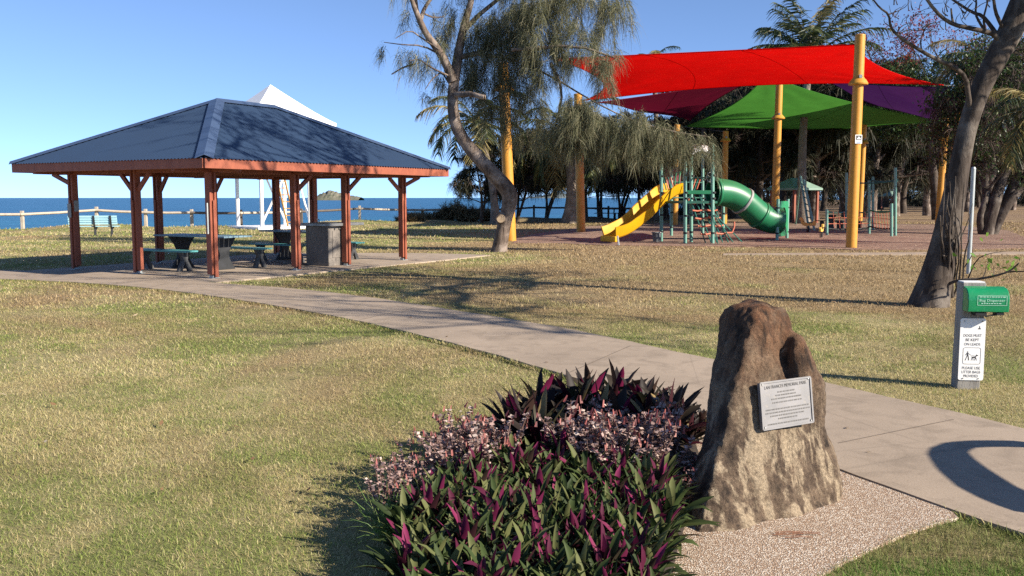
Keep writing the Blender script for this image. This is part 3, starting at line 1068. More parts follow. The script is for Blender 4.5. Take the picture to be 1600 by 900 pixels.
# underside boards
m = MB()
zc = -0.045
m.add([(0.03, 0.03, EAVE + zc), (PL - .03, 0.03, EAVE + zc), (PL - .03, PW - .03, EAVE + zc), (0.03, PW - .03, EAVE + zc), A1 + Vector((0, 0, -.06)), A2 + Vector((0, 0, -.06))],
      [(0, 1, 5, 4), (1, 2, 5), (2, 3, 4, 5), (3, 0, 4)])
part('roof_lining', m, M['ceil'], sh, fix=False)
FZ0, FZ1 = 2.135, 2.318
for (p, q) in (((-0.0, 0.0), (PL, 0.0)), ((PL, 0), (PL, PW)), ((PL, PW), (0, PW)), ((0, PW), (0, 0))):
    m = MB()
    p, q = Vector((p[0], p[1], 0)), Vector((q[0], q[1], 0))
    d = (q - p).normalized()
    m.bar(p + d * 0.0 + Vector((0, 0, (FZ0 + FZ1) / 2)), q - d * 0.036 + Vector((0, 0, (FZ0 + FZ1) / 2)), 0.035, FZ1 - FZ0)
    part('fascia_board', m, M['redwood'], sh, bevel=0.004)
for (p, q) in (((0.0, 0.9), (PL, 0.9)), ((0.0, PW - 0.72), (PL, PW - 0.72))):
    m = MB()
    m.bar((p[0] + .03, p[1], 2.19), (q[0] - .03, q[1], 2.19), 0.09, 0.19)
    part('beam', m, M['redwood'], sh, bevel=0.004)
for x in (0.9, 3.15, 4.8, 6.98):
    m = MB()
    m.bar((x, 0.05, 2.165), (x, PW - 0.05, 2.165), 0.08, 0.125)
    part('tie_beam', m, M['redwood'], sh, bevel=0.004)
for x in np.arange(0.45, PL, 0.62):
    m = MB()
    t = min(x, PL - x, hw)
    m.bar((x, 0.05, EAVE - .13), (x, t, EAVE - .13 + (t - .05) * rr), 0.045, 0.12)
    m.bar((x, PW - 0.05, EAVE - .13), (x, PW - t, EAVE - .13 + (t - .05) * rr), 0.045, 0.12)
    part('rafter', m, M['ceil'], sh)


def post(x, y, turned=False):
    m = MB()
    a = (0.062, 0.165)
    for s in (-1, 1):
        if turned:
            m.box((x + s * 0.058, y, 1.11 if s > 0 else 1.14), (0.048, 0.14, 2.13 if s > 0 else 2.07))
        else:
            m.box((x, y + s * 0.058, 1.11 if s > 0 else 1.14), (0.14, 0.048, 2.13 if s > 0 else 2.07))
    m.box((x, y, 1.1), (0.066, 0.07, 2.2))
    # short packing piece bolted to the outer face, lower half
    if turned:
        m.box((x + 0.0, y - 0.088, 0.80), (0.06, 0.035, 1.5))
    else:
        m.box((x - 0.088, y, 0.80), (0.035, 0.06, 1.5))
    p = part('post', m, M['redwood'], sh, bevel=0.004)
    f = MB()
    f.box((x, y, 0.045), (0.10, 0.10, 0.06))
    f.box((x, y, 0.030), (0.19, 0.17, 0.008))
    part('post_foot', f, M['galv'], p)
    return p


POSTS = [(0.9, 0.9), (3.2, 0.9), (4.85, 0.9), (7.0, 0.9), (0.9, 3.15), (0.9, 5.26), (3.1, 5.26), (4.78, 5.26), (6.98, 5.26), (7.0, 3.9)]
for i, (x, y) in enumerate(POSTS):
    post(x, y, turned=i in (0, 1, 2, 3))


def brace(p, q):
    m = MB()
    m.bar(p, q, 0.06, 0.085)
    part('brace', m, M['redwood'], sh, bevel=0.003)


brace((0.9, 5.33, 1.90), (0.9, 5.95, 2.12))
brace((0.9, 3.25, 1.76), (0.9, 3.62, 2.12))
brace((0.9, 3.05, 1.76), (0.9, 2.68, 2.12))
brace((7.07, 0.9, 1.90), (7.70, 0.9, 2.12))
brace((3.3, 0.9, 1.78), (3.72, 0.9, 2.09))
brace((4.95, 0.9, 1.78), (5.37, 0.9, 2.09))
brace((6.9, 0.9, 1.78), (6.48, 0.9, 2.09))
brace((3.1, 5.16, 1.76), (3.1, 4.9, 2.12))
brace((4.78, 5.16, 1.76), (4.78, 4.9, 2.12))
m = MB()
m.box((0.9, 5.16, 1.42), (0.11, 0.008, 0.24))
m.box((0.792, 5.26, 1.32), (0.008, 0.12, 0.30))
part('notice_plate', m, M['grey_plastic'], sh)
m = MB()
m.tube([(0.775, 0.86, 0.9), (0.775, 0.86, 1.5)], 0.016, 8)
part('conduit', m, M['galv'], sh, smooth=40)

# ------------------------------------------------------------------ picnic furniture
def slats(mb, x0, x1, y0, y1, z, n, th=0.035, gap=0.012):
    w = (y1 - y0 - gap * (n - 1)) / n
    for i in range(n):
        yy = y0 + w / 2 + i * (w + gap)
        mb.box(((x0 + x1) / 2, yy, z - th / 2), (x1 - x0, w, th))


def cast_leg(mb, x, half_top, half_mid, half_bot, z_top, th=0.07):
    """hour-glass cast end frame in the y-z plane"""
    prof = []
    for i in range(13):
        t = i / 12
        z = t * z_top
        h = half_mid + (half_top - half_mid) * max(0, (t - 0.42) / 0.58) ** 1.7 + (half_bot - half_mid) * max(0, (0.38 - t) / 0.38) ** 1.2
        prof.append((h, z))
    pts = [(x, -h, z) for h, z in prof] + [(x, h, z) for h, z in reversed(prof)]
    mb.plate([Vector((p[0] - th / 2, p[1], p[2])) for p in pts], (1, 0, 0), th)


def splay_leg(mb, x, half_top, half_bot, z_top, th=0.07):
    """cast leg, forked at the foot like an inverted V"""
    for s in (-1, 1):
        pts = [(s * 0.0, 0.20), (s * half_bot * 0.45, 0.0), (s * half_bot, 0.0), (s * half_bot * 0.92, 0.05), (s * 0.07, 0.24), (s * 0.075, z_top - 0.12), (s * half_top, z_top), (0, z_top)]
        mb.plate([Vector((x - th / 2, a, b)) for a, b in pts], (1, 0, 0), th)


def make_table(label, length=2.3):
    t = thing('picnic_table', label, 'picnic table', (0, 0, 0), 0, 'picnic tables under the shelter')
    m = MB(); slats(m, -length / 2, length / 2, -0.40, 0.40, 0.75, 6)
    part('tabletop', m, M['top_slat'], t, bevel=0.005)
    for x in (-length * 0.29, length * 0.29):
        m = MB(); cast_leg(m, x, 0.36, 0.13, 0.30, 0.714)
        part('leg', m, M['iron'], t, bevel=0.006)
    return t


def make_bench(label, length=1.75):
    t = thing('bench', label, 'bench', (0, 0, 0), 0, 'backless benches at the picnic tables')
    m = MB(); slats(m, -length / 2, length / 2, -0.17, 0.17, 0.45, 3, 0.035, 0.01)
    part('seat', m, M['green_slat'], t, bevel=0.004)
    for x in (-length * 0.36, length * 0.36):
        m = MB(); splay_leg(m, x, 0.15, 0.19, 0.414)
        part('leg', m, M['iron_grey'], t, bevel=0.005)
    return t


VZ = math.atan2(PV.y, PV.x)
tb = make_table('slatted picnic table nearest the front corner posts of the blue roofed shelter')
tb.location = pav(2.5, 3.05, 0.026); tb.rotation_euler.z = VZ
dup(tb, pav(5.65, 3.0, 0.026), VZ, 'slatted picnic table behind the grey barbecue block')
bn = make_bench('teal bench in front of the nearer picnic table')
bn.location = pav(1.72, 3.35, 0.026); bn.rotation_euler.z = VZ
dup(bn, pav(3.3, 2.75, 0.026), VZ, 'teal bench on the barbecue side of the nearer picnic table')
dup(bn, pav(4.85, 3.05, 0.026), VZ, 'teal bench in front of the picnic table beside the barbecue')
dup(bn, pav(6.45, 2.7, 0.026), VZ, 'teal bench on the far side of the picnic table beside the barbecue')

# barbecue block
bq = thing('barbecue', 'grey barbecue block with overhanging steel hotplate top at the shelter edge', 'barbecue', gnd(508, 424) + PV * 0.0, math.atan2(PU.y, PU.x))
bq.location = gnd(507, 417) + Vector((0, 0.25, 0.026))
m = MB(); m.box((0, 0, 0.46), (0.62, 0.70, 0.92)); part('plinth', m, M['bbq'], bq, bevel=0.012)
m = MB(); m.box((0.22, 0.02, 0.955), (1.22, 0.96, 0.065)); part('hotplate_surround', m, M['steel'], bq, bevel=0.008)
m = MB(); m.box((0.0, 0.0, 0.995), (0.5, 0.55, 0.012)); part('hotplate', m, M['iron'], bq, bevel=0.003)
m = MB(); m.box((0.05, -0.357, 0.50), (0.46, 0.012, 0.62)); part('access_door', m, M['bbq'], bq, bevel=0.003)
m = MB(); m.tube([(-0.1, -0.36, 0.86), (-0.1, -0.385, 0.86)], 0.018, 10); m.tube([(0.05, -0.36, 0.86), (0.05, -0.385, 0.86)], 0.018, 10); part('push_button', m, M['steel'], bq, smooth=40)
m = MB(); m.tube([(0.1, 0.3, 0.985), (0.1, 0.3, 1.06), (0.02, 0.3, 1.07)], 0.012, 8); part('tap', m, M['steel'], bq, smooth=50)

# sea-facing bench
sb = thing('park_bench', 'pale blue slatted bench with three dark supports facing the sea', 'bench', gnd(148, 369), R(12))
L = 1.9
m = MB()
for k in range(4):
    z = 0.50 + k * 0.095
    m.box((0, -0.20 - k * 0.028, z + .035), (L, 0.025, 0.085))
part('backrest', m, M['blue_slat'], sb, bevel=0.003)
m = MB(); slats(m, -L / 2, L / 2, -0.17, 0.25, 0.43, 4); part('seat', m, M['blue_slat'], sb, bevel=0.003)
for x in (-0.62, 0.05, 0.70):
    m = MB()
    pts = [(-0.20, 0.0), (-0.02, 0.0), (-0.02, 0.26), (0.24, 0.36), (0.24, 0.394), (-0.16, 0.394), (-0.28, 0.86), (-0.345, 0.86), (-0.235, 0.42), (-0.13, 0.3)]
    m.plate([Vector((x - .035, a, b)) for a, b in pts], (1, 0, 0), 0.07)
    part('support', m, M['iron'], sb, bevel=0.004)

# ------------------------------------------------------------------ coast fence
fe = thing('post_and_rail_fence', 'low weathered timber post and rail fence along the sea bank', 'fence')
fx = [-33.5, -30.4, -27.4, -24.6, -21.9, -19.5, -17.2, -14.7, -12.2, -9.6, -7.0, -4.2, -1.3, 1.6, 4.5, 7.4, 10.3, 13.2]
tops = []
for i, x in enumerate(fx):
    y = float(edge_y(np.array(x))) - 0.45
    z = float(ground_z(np.array(x), np.array(y)))
    dark = i in (7, 8, 10, 12, 13, 14, 15, 16, 17)
    m = MB(); m.box((x, y, z + 0.41), (0.15, 0.15, 1.02))
    part('fence_post', m, M['fence_dark'] if dark else M['fence'], fe, bevel=0.012)
    tops.append(Vector((x, y, z + 0.74)))
for i in range(len(fx) - 1):
    m = MB()
    p, q = tops[i] + Vector((0, -0.13, 0)), tops[i + 1] + Vector((0, -0.13, 0))
    d = (q - p).normalized()
    m.tube([p - d * 0.02, (p + q) / 2 + Vector((0, 0, -0.02)), q - d * 0.03], 0.068, 8)
    part('rail', m, M['fence_dark'] if i in (6, 8, 12, 13, 14, 15, 16) else M['fence'], fe, smooth=50)

# ------------------------------------------------------------------ white lookout canopy
WY = 48.0
lt = thing('white_canopy', 'white pyramid canopy on tall white posts with a leaning ladder beside the sea fence', 'canopy', ((429 - 800) / FPX * WY, WY, 0), R(42))
a = 1.36
m = MB(); m.box((0, 0, 0.02), (3.6, 3.6, 0.22)); part('base_slab', m, M['white'], lt, bevel=0.02)
for sx_ in (-1, 1):
    for sy_ in (-1, 1):
        m = MB(); m.tube([(sx_ * a, sy_ * a, 0.1), (sx_ * a, sy_ * a, 5.45)], 0.10, 12)
        part('post', m, M['white'], lt, smooth=40)
ap, ez, ew = 7.45, 5.45, 2.42
m = MB()
n = 10
for k in range(4):
    ang = k * math.pi / 2
    rot = Matrix.Rotation(ang, 3, 'Z')
    vs, fs = [], []
    for i in range(n + 1):
        t = i / n
        w = ew * (1 - t)
        z = ez + (ap - ez) * (t ** 1.12)
        vs += [rot @ Vector((-w, -w, z)), rot @ Vector((w, -w, z))]
    for i in range(n):
        fs.append((2 * i, 2 * i + 1, 2 * i + 3, 2 * i + 2))
    m.add(vs, fs)
    m.add([rot @ Vector((-ew, -ew, ez)), rot @ Vector((ew, -ew, ez)), rot @ Vector((ew, -ew, ez - .16)), rot @ Vector((-ew, -ew, ez - .16))], [(0, 1, 2, 3)])
part('canopy_roof', m, M['canvas'], lt)
for (p, q) in (((-a, -a, 0.3), (0.1, -a, 3.0)), ((a, a, 0.35), (0.2, a, 2.9)), ((a, -a, 0.3), (a, 0.0, 3.0))):
    m = MB(); m.tube([p, q], 0.055, 8); part('brace', m, M['white'], lt, smooth=40)
m = MB(); m.box((0, 0, 2.98), (2.6, 2.6, 0.10)); part('platform', m, M['white'], lt, bevel=0.01)
ld = thing('ladder', 'leaning ochre timber ladder under the white canopy', 'ladder', ((450 - 800) / FPX * 47.6, 47.6, 0.12), R(8))
for s in (-1, 1):
    m = MB(); m.bar((s * 0.2 + 0.22, -0.05, 0), (s * 0.2 - 0.52, 0.55, 3.3), 0.05, 0.08); part('rail', m, M['ladder'], ld)
for k in range(9):
    t = (k + 0.6) / 9.3
    c = Vector((0.22 - 0.74 * t, -0.05 + 0.6 * t, 3.3 * t))
    m = MB(); m.box(c, (0.38, 0.07, 0.05)); part('rung', m, M['ladder'], ld)

# ------------------------------------------------------------------ shade sail poles and sails
def pole(label, base, top, r, flange_z=None, name='sail_pole'):
    t = thing(name, label, 'pole', base, 0, 'yellow poles carrying the shade sails')
    b = Vector(base)
    d = Vector(top) - b
    m = MB(); m.tube([(0, 0, -0.05), d], [r * 1.04, r * 0.94], 20)
    part('shaft', m, M['yellow_pole'], t, smooth=40)
    m = MB(); m.tube([d, d + Vector((0, 0, 0.03)), d + Vector((0, 0, 0.05))], [r * 0.97, r * 0.95, r * 0.6], 20); part('top_cap', m, M['yellow_pole'], t, smooth=40)
    for fz in (flange_z or []):
        c = d * (fz / d.z)
        m = MB()
        m.tube([c + Vector((0, 0, -.14)), c + Vector((0, 0, -.10)), c + Vector((0, 0, 0.0)), c + Vector((0, 0, .05)), c + Vector((0, 0, .09))], [r * 1.75, r * 1.8, r * 1.45, r * 1.15, r * 1.02], 18)
        part('collar', m, M['yellow_pole'], t, smooth=35)
        m = MB()
        m.box(c + Vector((0, -r * 1.1, .10)), (0.09, 0.05, 0.10)); m.tube([c + Vector((-.06, -r * 1.15, .10)), c + Vector((.06, -r * 1.15, .10))], 0.018, 8)
        part('shackle', m, M['steel'], t)
    return t


p1b = gnd(798, 377)
P1T = at(786, 100, p1b.y - 0.1)
P1 = pole('bright yellow pole behind the crooked she-oak trunk', p1b, P1T, 0.20, [5.6])
p2b = gnd(908, 363)
P2T = at(903, 148, p2b.y)
P2 = pole('orange yellow pole left of the yellow slide', p2b, P2T, 0.20, [4.9])
p3b = gnd(1330, 388)
P3T = at(1344, 56, p3b.y)
P3 = pole('tall pale yellow pole in front with a small notice', p3b, P3T, 0.165, [5.25])
p4b = gnd(1210, 357)
P4T = at(1218, 122, p4b.y)
P4 = pole('orange pole rising behind the green tube slide', p4b, P4T, 0.19, [(309 - 184) / FPX * p4b.y + 1.6])
p5b = gnd(1131, 350)
P5T = at(1134, 206, p5b.y)
P5 = pole('thin yellow pole behind the tower by the tube slide', p5b, P5T, 0.18, [(309 - 219) / FPX * p5b.y + 1.6])
p6b = gnd(1480, 362)
P6T = at(1503, 132, p6b.y)
P6 = pole('yellow pole just left of the leaning trunk, taller one', p6b, P6T, 0.19, [(309 - 168) / FPX * p6b.y + 1.6])
p7b = gnd(1466, 352)
P7T = at(1478, 186, p7b.y)
P7 = pole('shorter yellow pole left of the leaning trunk under the purple sail', p7b, P7T, 0.19, [(309 - 216) / FPX * p7b.y + 1.6])
p8b = gnd(1342, 349)
P8T = at(1350, 196, p8b.y)
P8 = pole('orange pole half hidden behind the tall front pole', p8b, P8T, 0.19, [(309 - 222) / FPX * p8b.y + 1.6])
p9b = gnd(1054, 352)
P9T = at(1058, 196, p9b.y)
P9 = pole('orange pole hidden behind the slide tower', p9b, P9T, 0.18, [5.0])

# small notice on the front pole
nt_ = thing('pole_notice', 'small white notice with dark picture on the tall front pole', 'sign', (0, 0, 0))
q = p3b + (P3T - p3b) * ((at(1341, 218, p3b.y).z) / P3T.z)
nt_.location = q + Vector((0.02, -0.185, 0))
nt_.rotation_euler = (0, 0, R(12))
m = MB(); m.box((0, 0, 0), (0.235, 0.008, 0.27)); part('plate', m, M['sign_white'], nt_)
m = MB(); m.box((0, -0.006, 0.045), (0.19, 0.003, 0.14)); part('picture', m, M['ink'], nt_)
m = MB()
m.plate([(-0.07, -0.009, 0.0), (0.07, -0.009, 0.0), (0.03, -0.009, 0.055), (-0.01, -0.009, 0.085), (-0.03, -0.009, 0.05)], (0, -1, 0), 0.002)
part('picture_figure', m, M['sign_white'], nt_)
m = MB()
m.box((0.0, -0.006, -0.085), (0.19, 0.003, 0.025)); m.box((0.0, -0.006, -0.115), (0.15, 0.003, 0.012))
part('blue_lines', m, M['ink_blue'], nt_)


def sail(name, label, cs, mat, sag_edge, belly, seams=2, nn=40, cables=()):
    """tensioned membrane over four corners: bilinear patch, edges pulled in, middle hanging"""
    t = thing(name, label, 'shade sail')
    A, B, C, D = [Vector(c) for c in cs]
    cen = (A + B + C + D) / 4
    vs, fs = [], []
    for j in range(nn + 1):
        v0 = j / nn
        for i in range(nn + 1):
            u0 = i / nn
            eu, ev = 4 * u0 * (1 - u0), 4 * v0 * (1 - v0)
            # edges are cut to a curve: drawn in towards the middle along the surface
            sf, sr, sb_, sl_ = sag_edge
            v = v0 + eu * (sf * (1 - v0) - sb_ * v0)
            u = u0 + ev * (sl_ * (1 - u0) - sr * u0)
            p = A * (1 - u) * (1 - v) + B * u * (1 - v) + C * u * v + D * (1 - u) * v
            p.z -= belly * eu * (0.25 + 0.75 * ev)
            p.z += 0.03 * math.sin(9 * u + 2 * v) * eu * ev
            for (cu, cv) in ((0, 0), (1, 0), (1, 1), (0, 1)):
                du, dv = abs(u0 - cu), abs(v0 - cv)
                rr0 = math.hypot(du, dv)
                if 0.02 < rr0 < .55:
                    p.z += 0.035 * (1 - rr0 / .55) * min(1, rr0 / .12) * math.sin(13 * math.atan2(dv, du) + 3 * cu + 5 * cv)
            vs.append(p)
    for j in range(nn):
        for i in range(nn):
            a = j * (nn + 1) + i
            fs.append((a, a + 1, a + nn + 2, a + nn + 1))
    m = MB(); m.add(vs, fs)
    part('cloth', m, mat, t, smooth=80)
    # seams and edge hems
    m = MB()
    row = lambda k: [vs[k * (nn + 1) + i] for i in range(nn + 1)]
    colm = lambda k: [vs[j * (nn + 1) + k] for j in range(nn + 1)]
    for line in (row(0), row(nn), colm(0), colm(nn)):
        m.tube(line, 0.022, 5)
    for k in range(1, seams + 1):
        m.tube([p + Vector((0, 0, -0.004)) for p in colm(int(nn * k / (seams + 1)))], 0.012, 4)
    part('hem', m, mat, t, smooth=60)
    m = MB()
    for c, q in zip((A, B, C, D), cables):
        if q is not None and (Vector(q) - c).length > 0.02:
            m.tube([c, q], 0.018, 6)
    if m.v:
        part('corner_cable', m, M['cable'], t)
    return t


P6h = p6b + (P6T - p6b) * 0.985
P2h = p2b + (P2T - p2b) * 0.80
sail('shade_sail', 'big bright red shade sail, topmost over the playground',
     [at(864, 92, p1b.y + 1.5), P3T - Vector((0.12, -0.1, 0.25)), at(1474, 133, p6b.y - 1.0), at(912, 157, p2b.y - 0.3)], M['red_sail'], (.05, .06, .17, .10), -0.35, 2, 40,
     [P1T - Vector((0, 0, .3)), P3T - Vector((0, 0, .25)), P6h, P2T - Vector((0, 0, .25))])
sail('shade_sail', 'dark maroon shade sail hanging behind the red one',
     [at(930, 161, p2b.y + 1.0), at(1186, 119, p4b.y - 1.5), at(1078, 189, p9b.y + 8), at(990, 172, 62)], M['maroon_sail'], (.05, .07, .07, .05), 0.05, 1, 30,
     [P2T - Vector((0, 0, .3)), P4T, None, None])
sail('shade_sail', 'green shade sail peaking at the orange pole behind the tube slide',
     [at(1197, 117, p4b.y + 0.6), at(1474, 190, p7b.y - 0.5), at(1310, 204, 70), at(1070, 198, p5b.y + 4)], M['green_sail'], (.05, .06, .06, .06), 0.35, 1, 40,
     [P4T, P7T, None, P5T])
sail('shade_sail', 'purple shade sail behind the tall front pole',
     [at(1285, 124, p4b.y + 10), at(1482, 136, p6b.y + 1), at(1468, 191, p7b.y - 0.2), at(1345, 158, p8b.y + 12)], M['purple_sail'], (.05, .05, .05, .05), 0.15, 1, 30,
     [None, P6T, P7T, None])
#@@SECTION4
# ------------------------------------------------------------------ play tower
O_ = gnd(1090, 376)
tw = thing('play_tower', 'mint green post play tower with salmon rung climbing net', 'play tower', (O_.x, O_.y, 0))
W2T = lambda p: Vector(p) - Vector((O_.x, O_.y, 0))


def tpost(px, pyb, pyt):
    b = gnd(px, pyb)
    tp = at(px + (px - 800) * 0.0001, pyt, b.y)
    m = MB(); m.tube([W2T(b) + Vector((0, 0, -.05)), W2T(tp)], 0.062, 14)
    p = part('post', m, M['teal_post'], tw, smooth=40)
    m = MB(); m.tube([W2T(tp), W2T(tp) + Vector((0, 0, .03)), W2T(tp) + Vector((0, 0, .05))], [.066, .06, .02], 14); part('cap', m, M['dark_green'], p, smooth=40)
    for z in (0.35, 0.95, 1.55, 1.75, 2.35):
        if z < tp.z - 0.1:
            m = MB()
            c = W2T(b) + Vector((0, 0, z))
            m.tube([c, c + Vector((0, 0, 0.06))], 0.078, 14)
            part('clamp', m, M['black'], p, smooth=40)
    return b, tp


t1, t1t = tpost(1033.5, 378, 258)
t2, t2t = tpost(1070.5, 381, 238)
t3, t3t = tpost(1080, 379, 243)
t4, t4t = tpost(1113.5, 381, 226)
t5, t5t = tpost(1130, 372, 311)
t6, t6t = tpost(1049, 369, 262)
t7, t7t = tpost(1098, 367, 240)
# deck
m = MB()
dk = [t1, t2, t4, t5, t7, t6]
m.prism([tuple(W2T(p))[:2] for p in dk], 1.40, 1.48)
part('deck', m, M['dark_green'], tw)
m = MB(); m.bar(W2T(t2) + Vector((0, 0, 1.79)), W2T(t4) + Vector((0, 0, 1.79)), 0.08, 0.13); part('guard_rail', m, M['tube_green'], tw, bevel=.01)
for (p, q, z) in ((t6, t7, 2.25), (t6, t7, 1.6), (t2, t3, 1.0), (t3, t4, 2.3)):
    m = MB(); m.tube([W2T(p) + Vector((0, 0, z)), W2T(q) + Vector((0, 0, z))], 0.028, 8); part('guard_rail', m, M['dark_green'], tw, smooth=40)
# sloping red and green bars by the deck
for k in range(3):
    f = 0.2 + 0.12 * k
    p = W2T(t3) * (1 - f) + W2T(t7) * f
    q = W2T(t2) * (1 - f) + W2T(t4) * f
    m = MB(); m.tube([p.lerp(q, 0.4) + Vector((-.14, 0.2, 1.5)), p.lerp(q, 0.4) + Vector((.12, .25, 2.28))], 0.025, 8)
    part('guard_bar', m, M['rung'] if k % 2 == 0 else M['rope_green'], tw, smooth=40)
for k in range(5):
    x = 1037 + k * 4
    m = MB(); m.tube([W2T(at(x, 297, t1.y + .5)), W2T(at(x - 5, 277, t1.y + .6))], 0.022, 8)
    part('guard_bar', m, M['rung'] if k % 2 == 0 else M['rope_green'], tw, smooth=40)
m = MB()
a_, b_ = at(1040, 288, t6.y + .2), at(1064, 288, t6.y + .3)
a2, b2 = at(1040, 260, t6.y + .2), at(1064, 260, t6.y + .3)
m.plate([W2T(a_), W2T(b_), W2T(b2), W2T(a2)], (0, 1, 0), 0.03); part('side_panel', m, M['maroon_panel'], tw)
# steering wheels
for (px, py, y) in ((1073, 277, t3.y + .1), (1110, 277, t4.y + .15)):
    c = W2T(at(px, py, y))
    m = MB()
    m.tube([c + Vector((0.13 * math.cos(a), -0.02, 0.17 * math.sin(a))) for a in np.linspace(0, 2 * math.pi, 17)], 0.016, 6, cap=False)
    for k in range(3):
        a = k * 2.094 + .5
        m.tube([c, c + Vector((0.13 * math.cos(a), 0, 0.17 * math.sin(a)))], 0.01, 5)
    part('play_wheel', m, M['grey_plastic'], tw, smooth=50)
# little curved tower roof
m = MB()
ctr = (W2T(t2) + W2T(t4) + W2T(t5) + W2T(t6)) / 4
ws = 0.5
vs = [ctr + Vector((x * ws, y * ws * .8, 3.62 - 0.28 * (x * x + y * y))) for y in np.linspace(-1, 1, 9) for x in np.linspace(-1, 1, 9)]
fs = [(j * 9 + i, j * 9 + i + 1, j * 9 + i + 10, j * 9 + i + 9) for j in range(8) for i in range(8)]
m.add(vs, fs)
o = part('tower_roof', m, M['white'], tw, smooth=60)
so = o.modifiers.new('thickness', 'SOLIDIFY'); so.thickness = 0.05
# climbing net: ropes and rungs
top_l, top_r = at(1076, 304, t2.y + .05), at(1109, 304, t4.y + .05)
bot_l, bot_r = at(1103, 381, 31.9), at(1138, 379, 32.3)
for k in range(5):
    f = k / 4
    m = MB(); m.tube([W2T(top_l.lerp(top_r, f)), W2T(bot_l.lerp(bot_r, f))], 0.022, 6); part('net_rope', m, M['rope_green'], tw, smooth=50)
for k in range(5):
    f = (k + 1.0) / 6.3
    p, q = top_l.lerp(bot_l, f), top_r.lerp(bot_r, f)
    e = (q - p) * 0.08
    pts = [W2T(p - e), W2T(p.lerp(q, .15) - Vector((0, 0, .03))), W2T(p.lerp(q, .5) + Vector((0, 0, .015))), W2T(p.lerp(q, .85) - Vector((0, 0, .035))), W2T(q + e)]
    m = MB(); m.tube(pts, 0.034, 8); part('rung', m, M['rung'], tw, smooth=50)
m = MB()
q = W2T(bot_r.lerp(top_r, .2))
m.tube([q, q + Vector((.28, .05, .02)), q + Vector((.36, .1, .22)), q + Vector((.36, .12, .4))], 0.03, 8); part('rung', m, M['rung'], tw, smooth=50)
for px, y in ((1122, 32.0), (1146, 33.2), (1160, 33.6)):
    m = MB(); p = gnd(px, 382 - (y - 32) * 2)
    m.tube([W2T(at(1112, 330, t4.y)), W2T(p)], 0.02, 6); part('net_rope', m, M['rope_green'], tw, smooth=50)

# yellow wave slide
sl = thing('slide', 'bright yellow open wave slide coming down from the play tower', 'slide', (O_.x, O_.y, 0))
raw = [(1057, 301, 34.0), (1047, 303, 33.7), (1038, 309, 33.4), (1026, 320, 33.1), (1014, 331, 32.8), (1004, 341, 32.5), (993, 351, 32.3), (980, 360, 32.1), (966, 367, 31.8), (953, 371, 31.6)]
pts = [W2T(at(*r)) for r in raw]
for _ in range(2):
    o2 = [pts[0]]
    for a, b in zip(pts[:-1], pts[1:]):
        o2 += [a * .75 + b * .25, a * .25 + b * .75]
    pts = o2 + [pts[-1]]
hwid, sd, th = 0.38, 0.34, 0.045
prof = [(-hwid - .03, sd), (-hwid - .045, sd + .03), (-hwid + .01, sd + .03), (-hwid + .03, sd - .02), (-hwid + .09, 0.07), (-hwid + .17, 0.0), (hwid - .17, 0.0), (hwid - .09, .07), (hwid - .03, sd - .02), (hwid - .01, sd + .03), (hwid + .045, sd + .03),
        (hwid + .03, sd), (hwid - .03, 0.03), (hwid - .10, -th), (-hwid + .10, -th), (-hwid + .03, 0.03)]
m = MB(); m.sweep(pts, prof)
part('trough', m, M['slide_yellow'], sl, smooth=50)
e = pts[-1]
d_ = (pts[-1] - pts[-3]); d_.z = 0; d_.normalize()
sdir = Vector((d_.y, -d_.x, 0))
m = MB()
lip = [e + d_ * 0.0 + sdir * (-hwid - .04), e + d_ * .02 + sdir * (hwid + .04)]
rot = Matrix((sdir, d_, Vector((0, 0, 1)))).transposed()
m.box(e + d_ * .05 + Vector((0, 0, -0.05)), (hwid * 2 + .06, 0.12, 0.20), rot); part('exit_lip', m, M['slide_yellow'], sl, bevel=.03)
m = MB(); b = gnd(967, 384); m.tube([W2T(b), W2T(Vector((b.x, b.y + .4, .3)))], 0.03, 8); part('leg', m, M['galv'], sl, smooth=40)
m = MB(); p0 = pts[0]
m.tube([p0 + Vector((0, -.40, .3)), p0 + Vector((.05, -.42, .75)), p0 + Vector((.05, .42, .75)), p0 + Vector((0, .40, .3))], .03, 8); part('grab_bar', m, M['tube_green'], sl, smooth=50)

# green tube slide
ts = thing('tube_slide', 'green enclosed tube slide curling down to a panel with an oval hole', 'slide', (O_.x, O_.y, 0))
raw = [(1113, 300, 33.6), (1124, 300, 33.7), (1137, 302, 33.8), (1150, 307, 33.9), (1162, 315, 34.0), (1172, 324, 34.1), (1182, 333, 34.2), (1193, 340, 34.3), (1205, 344, 34.4), (1219, 345, 34.45)]
tp_ = [W2T(at(*r)) for r in raw]
for _ in range(2):
    o2 = [tp_[0]]
    for a, b in zip(tp_[:-1], tp_[1:]):
        o2 += [a * .75 + b * .25, a * .25 + b * .75]
    tp_ = o2 + [tp_[-1]]
m = MB(); m.tube(tp_, 0.50, 28, cap=False)
o = part('tube', m, M['tube_green'], ts, smooth=50)
so = o.modifiers.new('thickness', 'SOLIDIFY'); so.thickness = 0.03; so.offset = -1
for i, mt in ((len(tp_) // 2 - 3, 'grey_plastic'), (int(len(tp_) * .68), 'tube_green'), (3, 'tube_green')):
    m = MB()
    dd = (tp_[i + 1] - tp_[i - 1]).normalized()
    m.tube([tp_[i] - dd * .05, tp_[i] + dd * .05], 0.535, 28, cap=False)
    o = part('joint_flange', m, M[mt], ts, smooth=50)
    so = o.modifiers.new('thickness', 'SOLIDIFY'); so.thickness = 0.06; so.offset = -1
ea, eb = gnd(1214.5, 376), gnd(1229, 373)
m = MB()
hd = (eb - ea); wdt = hd.length; hd.normalize()
nrm = Vector((hd.y, -hd.x, 0))
cx_, cz_ = wdt / 2, 0.80
nh = 32
outer, inner = [], []
z0_, z1_ = 0.14, 1.47
